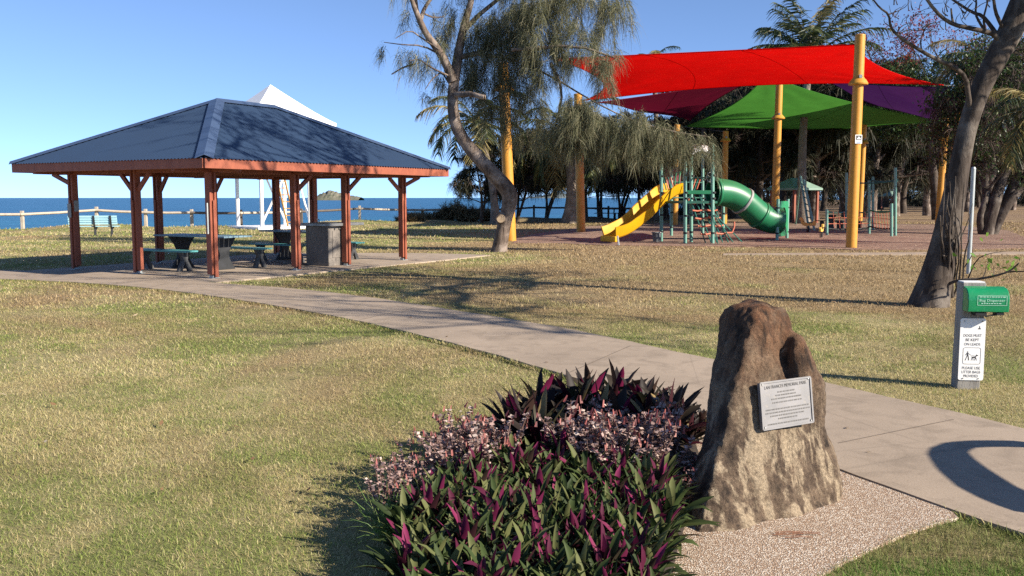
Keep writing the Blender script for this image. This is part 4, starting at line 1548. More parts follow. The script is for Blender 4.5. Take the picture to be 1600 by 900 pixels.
for k in range(nh):
    a = 2 * math.pi * k / nh
    c, s = math.cos(a), math.sin(a)
    tt = min((wdt / 2) / abs(c) if abs(c) > 1e-6 else 9e9, ((z1_ - z0_) / 2) / abs(s) if abs(s) > 1e-6 else 9e9)
    outer.append((cx_ + c * tt, (z0_ + z1_) / 2 + s * tt))
    inner.append((cx_ + c * wdt * .30, cz_ - .02 + s * 0.46))
vs = []
for off_ in (0, 0.04):
    for ring in (outer, inner):
        for (x, z) in ring:
            vs.append(W2T(ea) + hd * x + Vector((0, 0, z)) + nrm * off_)
fs = []
for k in range(nh):
    k2 = (k + 1) % nh
    fs += [(k, k2, nh + k2, nh + k), (2 * nh + k2, 2 * nh + k, 3 * nh + k, 3 * nh + k2), (k2, k, 2 * nh + k, 2 * nh + k2), (nh + k, nh + k2, 3 * nh + k2, 3 * nh + k)]
m.add(vs, fs)
part('exit_panel', m, M['panel_green'], ts)
for p in (ea - hd * .06, eb + hd * .06):
    m = MB(); m.tube([W2T(p) + Vector((0, 0, -.05)), W2T(p) + Vector((0, 0, 1.55))], 0.06, 12); part('post', m, M['teal_post'], ts, smooth=40)
    for z in (.25, 1.2):
        m = MB()
        m.tube([W2T(p) + Vector((0, 0, z)), W2T(p) + Vector((0, 0, z + .05))], 0.075, 12)
        part('clamp', m, M['black'], ts, smooth=40)

# bucket by the tower
bk = thing('bucket', 'dull grey bucket at the foot of the play tower posts', 'bucket', gnd(1026, 379))
m = MB(); m.tube([(0, 0, 0.02), (0, 0, .36)], [.13, .17], 18); part('body', m, M['bucket'], bk, smooth=40)
m = MB(); m.tube([(.18 * math.cos(a), .18 * math.sin(a), .365) for a in np.linspace(0, 2 * math.pi, 19)], .018, 6, cap=False); part('rim', m, M['grey_plastic'], bk, smooth=50)

# leaning climbing ladder right of the tube slide
cl = thing('climbing_ladder', 'leaning mint green climbing ladder right of the tube slide', 'climbing frame', gnd(1266, 360))
g0 = gnd(1266, 360)
for (a, b) in (((1251, 276, g0.y + 1.0), (1264, 360, g0.y)), ((1256, 281, g0.y + .6), (1273, 362, g0.y - .6))):
    m = MB(); m.tube([at(*a) - g0, at(*b) - g0], 0.055, 10); part('rail', m, M['teal_post'], cl, smooth=40)
for k in range(7):
    f = (k + 1) / 8
    m = MB(); m.tube([at(1251, 276, g0.y + 1.0).lerp(at(1264, 360, g0.y), f) - g0, at(1256, 281, g0.y + .6).lerp(at(1273, 362, g0.y - .6), f) - g0], 0.025, 8); part('rung', m, M['dark_green'], cl, smooth=40)
m = MB(); m.tube([at(1251, 276, g0.y + 1) - g0, gnd(1243, 351) - g0], .05, 8); part('rear_leg', m, M['teal_post'], cl, smooth=40)
# spring rockers
def rocker(label, pos, rz, s=1.0):
    t = thing('spring_rocker', label, 'spring rocker', pos, rz, 'spring rockers')
    m = MB()
    prof = [(-.42, .42), (-.46, .62), (-.34, .72), (-.2, .60), (.02, .55), (.18, .62), (.30, .86), (.44, .90), (.5, .78), (.40, .70), (.36, .5), (.2, .40)]
    m.plate([Vector((a, -.07, b)) for a, b in prof], (0, 1, 0), .14)
    part('body', m, M['panda_yellow'], t, bevel=.02)
    m = MB(); m.tube([(.22, -.22, .68), (.22, .22, .68)], .022, 8); part('handle', m, M['black'], t, smooth=40)
    m = MB(); m.box((-.1, 0, .60), (.26, .24, .05)); part('seat', m, M['dark_green'], t, bevel=.01)
    m = MB(); m.tube([(.10 * math.cos(a), .10 * math.sin(a), .04 + .34 * a / 31.4) for a in np.linspace(0, 31.4, 80)], .018, 6); part('spring', m, M['iron'], t, smooth=50)
    t.scale = (s, s, s)
    return t


rk = rocker('yellow spring rocker at the foot of the leaning ladder', gnd(1262, 364), R(160), .8)
dup(rk, gnd(1283, 372), R(60), 'small yellow spring rocker just left of the tall front pole', .62)

# rope climbing frame further back
cf = thing('rope_climbing_frame', 'mint green posted rope climbing frame behind the tall front pole', 'climbing frame', gnd(1365, 368))
c0 = gnd(1365, 368)
fpos = [(1323, 364, 270), (1358, 366, 282), (1364, 360, 276), (1393, 370, 318), (1399, 369, 262), (1292, 368, 327)]
fb = []
for (x, yb, yt) in fpos:
    b = gnd(x, yb); tpp = at(x, yt, b.y)
    fb.append((b, tpp))
    m = MB(); m.tube([b - c0 + Vector((0, 0, -.05)), tpp - c0], .06, 12); part('post', m, M['teal_post'], cf, smooth=40)
for (i, j, z, mt) in ((1, 3, 1.05, 'tube_green'), (1, 4, 2.35, 'dark_green'), (0, 1, 1.0, 'tube_green'), (5, 0, 1.0, 'dark_green'), (1, 4, .35, 'black'), (5, 1, .3, 'black'), (0, 4, 2.3, 'dark_green')):
    p, q = fb[i][0] - c0, fb[j][0] - c0
    mid = p.lerp(q, .5) + Vector((0, 0, z - .07))
    m = MB(); m.tube([p + Vector((0, 0, z)), p.lerp(q, .25) + Vector((0, 0, z - .05)), mid, p.lerp(q, .75) + Vector((0, 0, z - .05)), q + Vector((0, 0, z))], .032, 8); part('cross_rail', m, M[mt], cf, smooth=50)
m = MB()
p, q = fb[1][0] - c0, fb[3][0] - c0
p2, q2 = fb[5][0] - c0, fb[1][0] - c0
for (p, q) in ((p, q), (p2, q2)):
    for k in range(1, 8):
        f = k / 8
        a = p.lerp(q, f)
        m.tube([a + Vector((0, 0, 1.0)), a + Vector((.05, -.1, .3))], .013, 5)
    for z in (.5, .75):
        m.tube([p + Vector((0, 0, z)), q + Vector((0, 0, z - .03))], .013, 5)
part('rope_net', m, M['rung'], cf)

# distant shelters among the trees
def far_shelter(label, pos, rz, s):
    t = thing('far_shelter', label, 'shelter', pos, rz, 'small shelters among the trees')
    m = MB()
    w, e, r_ = 1.2, 2.2, 2.85
    m.add([(-w, -w, e), (w, -w, e), (w, w, e), (-w, w, e), (-.35, 0, r_), (.35, 0, r_), (-w, -w, e - .12), (w, -w, e - .12), (w, w, e - .12), (-w, w, e - .12)],
          [(0, 1, 5, 4), (1, 2, 5), (2, 3, 4, 5), (3, 0, 4), (0, 6, 7, 1), (1, 7, 8, 2), (2, 8, 9, 3), (3, 9, 6, 0), (6, 9, 8, 7)])
    part('roof', m, M['pale_green_roof'], t)
    for x in (-.98, .98):
        for y in (-.98, .98):
            m = MB(); m.box((x, y, 1.07), (.14, .14, 2.15)); part('post', m, M['redwood'], t)
    m = MB(); m.box((0, 0, .72), (1.7, .75, .06)); m.box((0, 0, .36), (.5, .3, .7)); part('table', m, M['iron'], t)
    t.scale = (s, s, s)
    return t


fs_ = far_shelter('pale green roofed little shelter behind the green tube slide', ((1239 - 800) / FPX * 58, 58, 0), R(28), 1.0)
dup(fs_, ((1391 - 800) / FPX * 112, 112, 0), R(20), 'smaller, farther pale green roofed shelter right of the tall front pole', .85)
# far picnic tables near the sea fence
ft = thing('far_picnic_table', 'dark picnic table by the sea fence, left of the play tower, nearer the yellow slide', 'picnic table', gnd(985, 342), R(20), 'dark picnic tables near the sea fence')
m = MB(); slats(m, -.9, .9, -.38, .38, .75, 5); part('tabletop', m, M['iron'], ft)
for x in (-.55, .55):
    m = MB(); cast_leg(m, x, .34, .13, .28, .714); part('leg', m, M['iron'], ft)
for y in (-.72, .72):
    m = MB(); slats(m, -.9, .9, y - .15, y + .15, .45, 3); part('bench_seat', m, M['iron'], ft)
    for x in (-.6, .6):
        m = MB(); m.box((x, y, .2), (.08, .25, .42)); part('bench_leg', m, M['iron'], ft)
dup(ft, gnd(948, 342), R(-10), 'dark picnic table by the sea fence, behind the orange yellow pole')
dup(ft, (16.6, 46.0, 0), R(15), 'dark picnic table behind the playground near the small shelter')

# grey steel post beside the leaning tree
gp = thing('steel_post', 'slim grey steel post standing behind the leaning tree', 'post', gnd(1513, 428))
m = MB(); m.tube([(0, 0, -.05), (0, 0, 2.2)], .045, 12); part('tube', m, M['galv'], gp, smooth=40)
m = MB(); m.tube([(0, 0, 2.2), (0, 0, 2.24)], [.05, .03], 12); part('cap', m, M['galv'], gp, smooth=40)

# ------------------------------------------------------------------ memorial boulder
lv = [((1076, 900, 3.99), (1330, 832, 4.53), (1044, 818, 4.70)),
      ((1092, 825, 4.17), (1328, 775, 4.63), (1066, 768, 4.76)),
      ((1124, 705, 4.40), (1312, 700, 4.70), (1098, 690, 4.80)),
      ((1146, 615, 4.53), (1283, 618, 4.76), (1104, 600, 4.86)),
      ((1166, 548, 4.61), (1236, 560, 4.82), (1112, 540, 4.90)),
      ((1178, 502, 4.68), (1240, 510, 4.84), (1117, 500, 4.97)),
      ((1176, 479, 4.76), (1231, 482, 4.87), (1128, 481, 5.0))]
BZ = Vector((1.2, 4.75, 0))
mb = MB()
n = 28
for (fl, fr, bl) in lv:
    FL_, FR_, BL_ = at(*fl), at(*fr), at(*bl)
    BR_ = BL_ + (FR_ - FL_) * 0.92 + Vector((0.0, 0.12, 0))
    q = [FL_, FR_, BR_, BL_]
    cen = sum(q, Vector()) / 4
    for k in range(n):
        t = 4 * k / n
        i = int(t)
        f = t - i
        p = q[i].lerp(q[(i + 1) % 4], f)
        # bulge sides, round corners
        bul = 0.10 * math.sin(math.pi * f)
        cr = (0.10 if lv.index((fl, fr, bl)) < 5 else 0.05) * (1 - math.sin(math.pi * f)) * (0.15 if i == 0 and f < .5 or i == 3 and f > .5 else .8)
        p = p + (p - cen) * (bul - cr)
        mb.v.append(p)
for l in range(len(lv) - 1):
    for k in range(n):
        mb.f.append((l * n + k, l * n + (k + 1) % n, (l + 1) * n + (k + 1) % n, (l + 1) * n + k)); mb.mi.append(0)
tc = sum([mb.v[(len(lv) - 1) * n + k] for k in range(n)], Vector()) / n + Vector((0, 0, .035))
mb.v.append(tc)
for k in range(n):
    mb.f.append(((len(lv) - 1) * n + k, (len(lv) - 1) * n + (k + 1) % n, len(mb.v) - 1)); mb.mi.append(0)
mb.f.append(tuple(reversed(range(n)))); mb.mi.append(0)
# right hand lobe
lob = [((1252, 730, 4.84), 0.10, 0.10), ((1258, 660, 4.79), 0.115, 0.13), ((1253, 600, 4.775), 0.11, 0.13), ((1246, 555, 4.785), 0.085, 0.115), ((1241, 533, 4.80), 0.065, 0.09), ((1239, 521, 4.81), 0.03, 0.04)]
o0 = len(mb.v)
nl = 20
for (c, rx, ry) in lob:
    c = at(*c)
    for k in range(nl):
        a = 2 * math.pi * k / nl
        mb.v.append(c + Vector((rx * math.cos(a), ry * math.sin(a), 0)))
for l in range(len(lob) - 1):
    for k in range(nl):
        mb.f.append((o0 + l * nl + k, o0 + l * nl + (k + 1) % nl, o0 + (l + 1) * nl + (k + 1) % nl, o0 + (l + 1) * nl + k)); mb.mi.append(0)
mb.f.append(tuple(reversed([o0 + k for k in range(nl)]))); mb.mi.append(0)
mb.f.append(tuple([o0 + (len(lob) - 1) * nl + k for k in range(nl)])); mb.mi.append(0)
mb.v = [tuple(Vector(p) - BZ) for p in mb.v]
raw_me = mb.mesh('boulder_raw', M['rock'])
tmp = bpy.data.objects.new('boulder_raw', raw_me)
COL.objects.link(tmp)
rm = tmp.modifiers.new('r', 'REMESH'); rm.mode = 'VOXEL'; rm.voxel_size = 0.013
bpy.context.view_layer.update()
dg = bpy.context.evaluated_depsgraph_get()
rock_me = bpy.data.meshes.new_from_object(tmp.evaluated_get(dg))
bpy.data.objects.remove(tmp)
# weathering: rounded lumps, vertical flutes, pits
rock_me.materials.clear(); rock_me.materials.append(M['rock'])
bm = bmesh.new(); bm.from_mesh(rock_me)
for _ in range(7):
    bmesh.ops.smooth_vert(bm, verts=bm.verts, factor=0.5, use_axis_x=True, use_axis_y=True, use_axis_z=True)
bm.normal_update()
for v in bm.verts:
    p = v.co
    d = 0.022 * mnoise.fractal(p * 4.0, 0.9, 2.1, 4)
    d += 0.008 * mnoise.fractal(Vector((p.x * 9, p.y * 9, p.z * 1.6)), 0.9, 2.0, 3)
    d += 0.0045 * mnoise.fractal(p * 22.0, 0.7, 2.0, 4)
    v.co = p + v.normal * d
bm.to_mesh(rock_me); bm.free()
rock_me.polygons.foreach_set('use_smooth', [True] * len(rock_me.polygons))
rock_me.name = 'boulder'
rk_o = tag(link('boulder', rock_me, None, BZ), 'tall brown streaked memorial boulder with two humps on a pebble pad', 'boulder')
from mathutils.bvhtree import BVHTree
bvh = BVHTree.FromPolygons([v.co + BZ for v in rock_me.vertices], [tuple(p.vertices) for p in rock_me.polygons])
cs = []
O3 = Vector((0, 0, CAM_H))


def rock_hit(px, py):
    d = ray(px, py).normalized()
    h = bvh.ray_cast(O3, d)
    return h[0] if h[0] else at(px, py, 4.65)


hits = [rock_hit(1187 + (1268 - 1187) * i / 6, 600 + 65 * j / 6) for i in range(7) for j in range(7)]
A = np.array([tuple(h) for h in hits])
# fit y = a x + b z + c
Q = np.c_[A[:, 0], A[:, 2], np.ones(len(A))]
co, *_ = np.linalg.lstsq(Q, A[:, 1], rcond=None)
res = A[:, 1] - Q @ co
nrm = Vector((co[0], -1, co[1])).normalized()


def onplane(px, py, off=0.0):
    d = ray(px, py)
    # y = a x + b z + c + off
    c = co[2] + off
    t = (co[1] * CAM_H + c - 0) / (d.y - co[0] * d.x - co[1] * d.z)
    return O3 + d * t


off0 = float(res.min()) - 0.002
TL, TR, BR, BL = onplane(1187, 599, off0), onplane(1265, 589, off0), onplane(1270, 659, off0), onplane(1192, 672, off0)
print('plaque', TL, TR, BR, BL, nrm, res.min(), res.max())
pq = thing('plaque', 'grey etched metal memorial plaque fixed to the boulder face', 'plaque', BL)
m = MB(); m.plate([BL - BL, BR - BL, TR - BL, TL - BL], -nrm, 0.022)
m.plate([Vector(), BR - BL, TR - BL, TL - BL], nrm, 0.002)
part('plate', m, M['plaque'], pq)
ex, ey = (BR - BL), (TL - BL)
fr_ = MB()
cor = [Vector(), ex, ex + (TR - BR), ey]
for a, b in zip(cor, cor[1:] + cor[:1]):
    fr_.bar(a + nrm * .003, b + nrm * .003, .009, .008, up=nrm)
part('raised_border', fr_, M['plaque'], pq)
for (u, v) in ((.04, .04), (.96, .04), (.04, .96), (.96, .96)):
    m = MB()
    c = ex * u + ey * v + nrm * .002
    m.tube([c, c + nrm * .005], [.007, .004], 10); part('screw', m, M['steel'], pq)


def text_mesh(txt, size, extrude=0.0006, font_shear=0):
    cu = bpy.data.curves.new('txt', 'FONT')
    cu.body = txt
    cu.size = size
    cu.extrude = extrude
    cu.align_x = 'CENTER'
    cu.align_y = 'CENTER'
    cu.resolution_u = 3
    ob = bpy.data.objects.new('txt', cu)
    COL.objects.link(ob)
    bpy.context.view_layer.update()
    me = bpy.data.meshes.new_from_object(ob.evaluated_get(bpy.context.evaluated_depsgraph_get()))
    bpy.data.objects.remove(ob)
    vs = [v.co.copy() for v in me.vertices]
    fs = [tuple(p.vertices) for p in me.polygons]
    bpy.data.meshes.remove(me)
    return vs, fs


def put_text(mb, txt, width, height, c, xd, yd, nd):
    """text scaled to width x height, centred on c in the plane xd,yd"""
    vs, fs = text_mesh(txt, 1.0, 0.0)
    xs = [v.x for v in vs]; ys = [v.y for v in vs]
    w, h = max(xs) - min(xs), max(ys) - min(ys)
    mx, my = (max(xs) + min(xs)) / 2, (max(ys) + min(ys)) / 2
    mb.add([c + xd * ((v.x - mx) / w * width) + yd * ((v.y - my) / h * height) + nd * 0.0008 for v in vs], fs)


xd, yd = ex.normalized(), ey.normalized()
PWd, PHt = ex.length, ey.length
m = MB()
put_text(m, 'LAN FRANCES MEMORIAL PARK', PWd * .84, PHt * .07, ex * .5 + ey * .885 + nrm * .0025, xd, yd, nrm)
part('lettering', m, M['etch'], pq)
# the smaller lines are too worn to read: rows of broken etched marks
m = MB()
rr_ = random.Random(5)
for (v, w) in ((.76, .34), (.69, .42), (.62, .60), (.54, .56), (.40, .84), (.33, .86), (.26, .68), (.19, .38), (.09, .80)):
    x = .5 - w / 2
    while x < .5 + w / 2:
        ww = rr_.uniform(.012, .05)
        c = ex * (x + ww / 2) + ey * v + nrm * .0033
        m.add([c - xd * ww * PWd / 2 - yd * .0035, c + xd * ww * PWd / 2 - yd * .0035, c + xd * ww * PWd / 2 + yd * .0035, c - xd * ww * PWd / 2 + yd * .0035], [(0, 1, 2, 3)])
        x += ww + rr_.uniform(.008, .018)
tag(part('worn_lines', m, M['etch_dim'], pq), kind='stuff')

# ------------------------------------------------------------------ dog sign post
sg = gnd(1509, 607)
ps = thing('sign_post', 'weathered grey timber post with dog sign and bag dispenser', 'post', sg, R(-6))
m = MB()
lean = 0.012
hw_, hd_ = 0.092, 0.05
zt = at(1510, 441, sg.y).z
vs = [(-hw_, -hd_, -.05), (hw_, -hd_, -.05), (hw_, hd_ + .04, -.05), (-hw_, hd_ + .04, -.05), (-hw_ + lean, -hd_, zt), (hw_ + lean, -hd_, zt), (hw_ + lean, hd_ + .04, zt), (-hw_ + lean, hd_ + .04, zt)]
m.add(vs, [(0, 1, 5, 4), (1, 2, 6, 5), (2, 3, 7, 6), (3, 0, 4, 7), (4, 5, 6, 7), (3, 2, 1, 0)])
part('timber', m, M['grey_post'], ps, bevel=.006)
m = MB(); m.box((lean, .02, zt + .004), (.17, .12, .008)); part('top_plate', m, M['white'], ps, bevel=.002)

sn = thing('dog_sign', 'white metal sign asking for dogs on leads, fixed to the grey post', 'sign', sg + Vector((0.012, -0.0, 0)), R(-6))
zb, zt2 = at(1505, 592, sg.y).z, at(1505, 496, sg.y).z
w2 = 0.101
m = MB()
rc = .018
pl = []
for (cx, cz, a0) in ((w2 - rc, zb + rc, -90), (w2 - rc, zt2 - rc, 0), (-w2 + rc, zt2 - rc, 90), (-w2 + rc, zb + rc, 180)):
    for k in range(6):
        a = R(a0 + k * 18)
        pl.append(Vector((cx + rc * math.cos(a), -hd_ - .006, cz + rc * math.sin(a))))
m.plate(pl, (0, -1, 0), .003)
part('plate', m, M['sign_white'], sn)
X, Z, Nn = Vector((1, 0, 0)), Vector((0, 0, 1)), Vector((0, -1, 0))
yf = -hd_ - .0095
H_ = zt2 - zb
def sc(u, v):
    return Vector((u * w2, yf, zb + v * H_))
m = MB()
for (t, v, w) in (('DOGS MUST', .725, 1.42), ('BE KEPT', .655, 1.05), ('ON LEADS', .585, 1.28), ('PLEASE USE', .20, 1.42), ('LITTER BAGS', .135, 1.48), ('PROVIDED', .07, 1.15)):
    put_text(m, t, w2 * w, H_ * .043, sc(0, v), X, Z, Nn)
part('lettering', m, M['ink'], sn)
# framed pictogram: walker holding a lead, dog trotting ahead
m = MB()
fo, fi = [], []
cx, cz, hx, hz, r_ = 0.0, .40, .115 * .62, H_ * .135, .016
cc = sc(0, .395)
for rad, lst, d in ((r_, fo, 0), (r_ - .003, fi, .003)):
    for (sx1, sz1, a0) in ((1, -1, -90), (1, 1, 0), (-1, 1, 90), (-1, -1, 180)):
        for k in range(5):
            a = R(a0 + k * 22.5)
            lst.append(cc + Vector((sx1 * (hx - r_) + (rad) * math.cos(a), -.0004, sz1 * (hz - r_) + rad * math.sin(a))))
nn_ = len(fo)
m.add(fo + fi, [(k, (k + 1) % nn_, nn_ + (k + 1) % nn_, nn_ + k) for k in range(nn_)])
def shape(pts, s=1.0, o=(0, 0)):
    m.add([cc + Vector((o[0] + x * s, -.0004, o[1] + z * s)) for x, z in pts], [tuple(range(len(pts)))])
S = .001
hd2 = [( -33 + 5 * math.cos(a), 33 + 6 * math.sin(a)) for a in np.linspace(0, 2 * math.pi, 11)[:-1]]
shape(hd2, S)
shape([(-40, 26), (-28, 26), (-26, 4), (-38, 2)], S)                 # torso
shape([(-38, 3), (-31, 4), (-40, -18), (-47, -38), (-53, -38), (-45, -16)], S)   # rear leg
shape([(-33, 4), (-26, 4), (-22, -15), (-19, -38), (-26, -38), (-29, -14)], S)  # front leg
shape([(-29, 25), (-27, 20), (-12, 8), (-10, 11)], S)                # arm
shape([(-40, 25), (-37, 20), (-48, 4), (-51, 7)], S)
shape([(-12, 10), (-11, 8), (26, -1), (26, 1)], S)                   # lead
shape([(2, -6), (28, -4), (34, -8), (33, -18), (6, -16), (0, -12)], S)   # dog body
shape([(26, -5), (34, -7), (46, 3), (44, 9), (38, 10), (33, 5)], S)      # neck, head
shape([(40, 9), (44, 9), (53, 5), (52, 2), (42, 0)], S)
shape([(36, 9), (39, 15), (41, 9)], S)
for x0, x1 in ((2, -4), (8, 12), (27, 23), (31, 38)):
    shape([(x0, -13), (x0 + 5, -13), (x1 + 4, -38), (x1, -38)], S)
shape([(2, -6), (3, -9), (-9, 2), (-11, 2)], S)                       # tail
part('pictogram', m, M['ink'], sn, fix=False)
m = MB()
c = sc(.5, .85)
shape_pts = [(-.012, -.012), (.014, -.012), (.010, -.004), (-.009, -.004)]
m.add([c + Vector((x, -.0004, z)) for x, z in shape_pts], [(0, 1, 2, 3)])
m.add([c + Vector((x, -.0004, z)) for x, z in ((-.002, -.003), (.006, -.003), (.003, .016), (.000, .016))], [(0, 1, 2, 3)])
part('emblem', m, M['ink'], sn, fix=False)
for (u, v) in ((-.68, .955), (.72, .955), (-.62, .03), (.6, .03)):
    m = MB(); c = sc(u, v); m.tube([c, c + Vector((0, -.004, 0))], .005, 8); part('screw', m, M['steel'], sn)

dp = thing('bag_dispenser', 'rounded green dog bag dispenser on top of the sign post', 'dispenser', sg + Vector((0.055, 0, at(1530, 484, sg.y).z)), R(-6))
hh = 0.205
prof = []
for k in range(15):
    a = R(-8 + k * 7.2)
    prof.append((-.085 - .085 * math.cos(a) - .0, .105 + .10 * math.sin(a) - .01))
prof = [(-.052, 0.0), (-.165, 0.0), (-.17, .03)] + prof + [(-.052, .205)]
m = MB()
L2 = .162
vs = [(-L2 + .03, y, z) for y, z in prof] + [(L2 + .03, y, z) for y, z in prof]
np_ = len(prof)
m.add(vs, [(k, (k + 1) % np_, np_ + (k + 1) % np_, np_ + k) for k in range(np_)] + [tuple(reversed(range(np_))), tuple(range(np_, 2 * np_))])
part('cover', m, M['bag_green'], dp, smooth=35, bevel=.006)
m = MB()
put_text(m, 'Bag Dispenser', .20, .026, Vector((.055, -.1725, .095)), X, Z, Nn)
part('lettering', m, M['bag_print'], dp)
m = MB()
for (z, w) in ((.123, .2), (.07, .17)):
    x = -.045 + (.2 - w) / 2
    while x < -.045 + w:
        ww = rr_.uniform(.008, .022)
        m.add([(x, -.1728, z), (x + ww, -.1728, z), (x + ww, -.1728, z + .006), (x, -.1728, z + .006)], [(0, 1, 2, 3)])
        x += ww + .006
for (a, b) in (((-.06, .056), (.17, .059)), ((-.06, .135), (.17, .138)), ((-.06, .056), (-.057, .138)), ((.167, .056), (.17, .138))):
    m.add([(a[0], -.1727, a[1]), (b[0], -.1727, a[1]), (b[0], -.1727, b[1]), (a[0], -.1727, b[1])], [(0, 1, 2, 3)])
part('label_marks', m, M['bag_print'], dp, fix=False)
m = MB()
m.box((-.02, -.11, -.018), (.09, .09, .03)); m.box((.13, -.115, -.014), (.06, .08, .025))
part('latch', m, M['black'], dp, bevel=.003)
m = MB()
m.plate([(.02, -.14, -.03), (.15, -.15, -.012), (.155, -.09, -.004), (.04, -.08, -.045)], (0, 0, -1), .01); part('bag_tail', m, M['black'], dp)

# unseen hoop, added and shaped back from the shadow it throws on the concrete
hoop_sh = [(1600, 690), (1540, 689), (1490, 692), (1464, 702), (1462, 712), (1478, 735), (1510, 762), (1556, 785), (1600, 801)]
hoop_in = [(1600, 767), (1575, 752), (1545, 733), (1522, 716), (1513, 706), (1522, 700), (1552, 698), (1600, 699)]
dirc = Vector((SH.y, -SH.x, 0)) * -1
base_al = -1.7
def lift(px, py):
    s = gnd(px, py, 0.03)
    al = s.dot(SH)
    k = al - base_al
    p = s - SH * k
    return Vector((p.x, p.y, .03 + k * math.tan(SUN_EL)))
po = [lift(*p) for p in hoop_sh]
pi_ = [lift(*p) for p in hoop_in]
bh = thing('shadow_hoop', 'unseen dark hoop beside the path, shaped to cast the curved shadow on it', 'rail', (po[0].x, po[0].y, 0))
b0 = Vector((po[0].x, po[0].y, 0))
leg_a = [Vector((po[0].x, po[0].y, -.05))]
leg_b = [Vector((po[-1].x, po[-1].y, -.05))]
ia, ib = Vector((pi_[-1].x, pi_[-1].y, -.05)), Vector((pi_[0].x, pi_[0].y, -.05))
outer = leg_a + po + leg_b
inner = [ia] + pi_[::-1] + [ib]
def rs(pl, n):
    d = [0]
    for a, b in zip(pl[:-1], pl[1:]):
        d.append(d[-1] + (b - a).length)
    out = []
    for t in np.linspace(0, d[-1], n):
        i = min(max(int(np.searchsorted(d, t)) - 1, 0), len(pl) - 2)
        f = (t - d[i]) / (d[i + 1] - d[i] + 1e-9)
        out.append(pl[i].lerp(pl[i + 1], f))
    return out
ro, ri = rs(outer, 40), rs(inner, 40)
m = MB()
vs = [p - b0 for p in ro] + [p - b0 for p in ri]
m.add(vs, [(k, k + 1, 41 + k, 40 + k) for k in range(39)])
o = part('hoop', m, M['shadow_hoop_steel'], bh, fix=False)
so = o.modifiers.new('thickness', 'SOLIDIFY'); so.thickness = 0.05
#@@SECTION5
# ------------------------------------------------------------------ foliage tools
def unit(a):
    return a / (np.linalg.norm(a, axis=1, keepdims=True) + 1e-9)


def ribbons(P, D, L, W, droop, rng, nseg=3, taper=0.75):
    n = len(P)
    t = np.linspace(0, 1, nseg + 1)
    side = unit(np.cross(D, rng.normal(size=(n, 3))))
    down = np.zeros((n, 1, 3)); down[:, 0, 2] = -1
    pos = P[:, None, :] + L[:, None, None] * (D[:, None, :] * t[None, :, None] + down * (droop[:, None, None] * (t ** 2)[None, :, None]))
    w = (W[:, None] * (1 - taper * t[None, :]))[:, :, None] * side[:, None, :] * 0.5
    V = np.stack([pos - w, pos + w], 2).reshape(n, -1, 3)
    k = np.arange(nseg)
    f = np.stack([2 * k, 2 * k + 1, 2 * k + 3, 2 * k + 2], 1)
    F = (np.arange(n)[:, None, None] * (2 * (nseg + 1)) + f[None]).reshape(-1, 4)
    return V.reshape(-1, 3), F


def wisp_cloud(blobs, per, Lm, Wm, seed, droop=(0.5, 1.1), group=34, nseg=3, hang=0.0):
    rng = np.random.default_rng(seed)
    Ps, Ds = [], []
    for (c, r, wgt) in blobs:
        c, r = np.array(c, float), np.array(r, float)
        k = max(2, int(per * wgt / group))
        d = unit(rng.normal(size=(k, 3)))
        rad = rng.uniform(0.15, 1.0, k) ** 0.6
        sc_ = c + d * rad[:, None] * r
        tw = unit(d * np.array([1, 1, 0.25]) + rng.normal(size=(k, 3)) * 0.5)
        nn = rng.poisson(group, k) + 4
        idx = np.repeat(np.arange(k), nn)
        n = len(idx)
        tl = rng.uniform(-0.3, 0.55, n)[:, None] * np.mean(r) * 0.8
        P = sc_[idx] + tw[idx] * tl + rng.normal(size=(n, 3)) * 0.05 * np.mean(r)
        if hang:
            hk = hang * rng.uniform(.4, 1.2, k)
            uu = rng.uniform(0, 1, n) ** .8
            P = sc_[idx] + tw[idx] * (uu * (1 - .5 * uu) * .5)[:, None] * hk[idx][:, None] + rng.normal(size=(n, 3)) * 0.055
            P[:, 2] -= uu ** 1.5 * hk[idx]
        D = unit(tw[idx] * 0.55 + rng.normal(size=(n, 3)) * 0.42 + np.array([0, 0, -0.15]))
        Ps.append(P); Ds.append(D)
    P, D = np.concatenate(Ps), np.concatenate(Ds)
    n = len(P)
    return ribbons(P, D, Lm * rng.uniform(0.5, 1.3, n), Wm * rng.uniform(0.6, 1.4, n), rng.uniform(droop[0], droop[1], n), rng, nseg)


def leaf_cloud(blobs, per, size, seed, group=14, flat=0.5, aspect=0.5):
    """broad leaves in sprigs: each leaf a folded diamond of two tris-quads"""
    rng = np.random.default_rng(seed)
    Ps, Ds, Us = [], [], []
    for (c, r, wgt) in blobs:
        c, r = np.array(c, float), np.array(r, float)
        k = max(2, int(per * wgt / group))
        d = unit(rng.normal(size=(k, 3)))
        sc_ = c + d * (rng.uniform(0.1, 1, k) ** 0.5)[:, None] * r
        nn = rng.poisson(group, k) + 2
        idx = np.repeat(np.arange(k), nn)
        n = len(idx)
        P = sc_[idx] + rng.normal(size=(n, 3)) * size * 1.5
        D = unit(rng.normal(size=(n, 3)) + np.array([0, 0, -0.2]))
        Ps.append(P); Ds.append(D)
    P, D = np.concatenate(Ps), np.concatenate(Ds)
    n = len(P)
    nrm_ = unit(rng.normal(size=(n, 3)) * flat + np.array([0, 0, 1]))
    S = unit(np.cross(D, nrm_))
    L = (size * rng.uniform(0.6, 1.35, n))[:, None]
    sag = np.zeros((n, 3)); sag[:, 2] = -0.12
    V = np.stack([P, P + D * L * .45 + S * L * aspect * .5 , P + D * L + sag * L, P + D * L * .45 - S * L * aspect * .5], 1).reshape(-1, 3)
    F = np.arange(n * 4).reshape(-1, 4)
    return V, F


def joinVF(lst):
    V, F, o = [], [], 0
    for v, f in lst:
        V.append(v); F.append(f + o); o += len(v)
    return np.concatenate(V), np.concatenate(F)


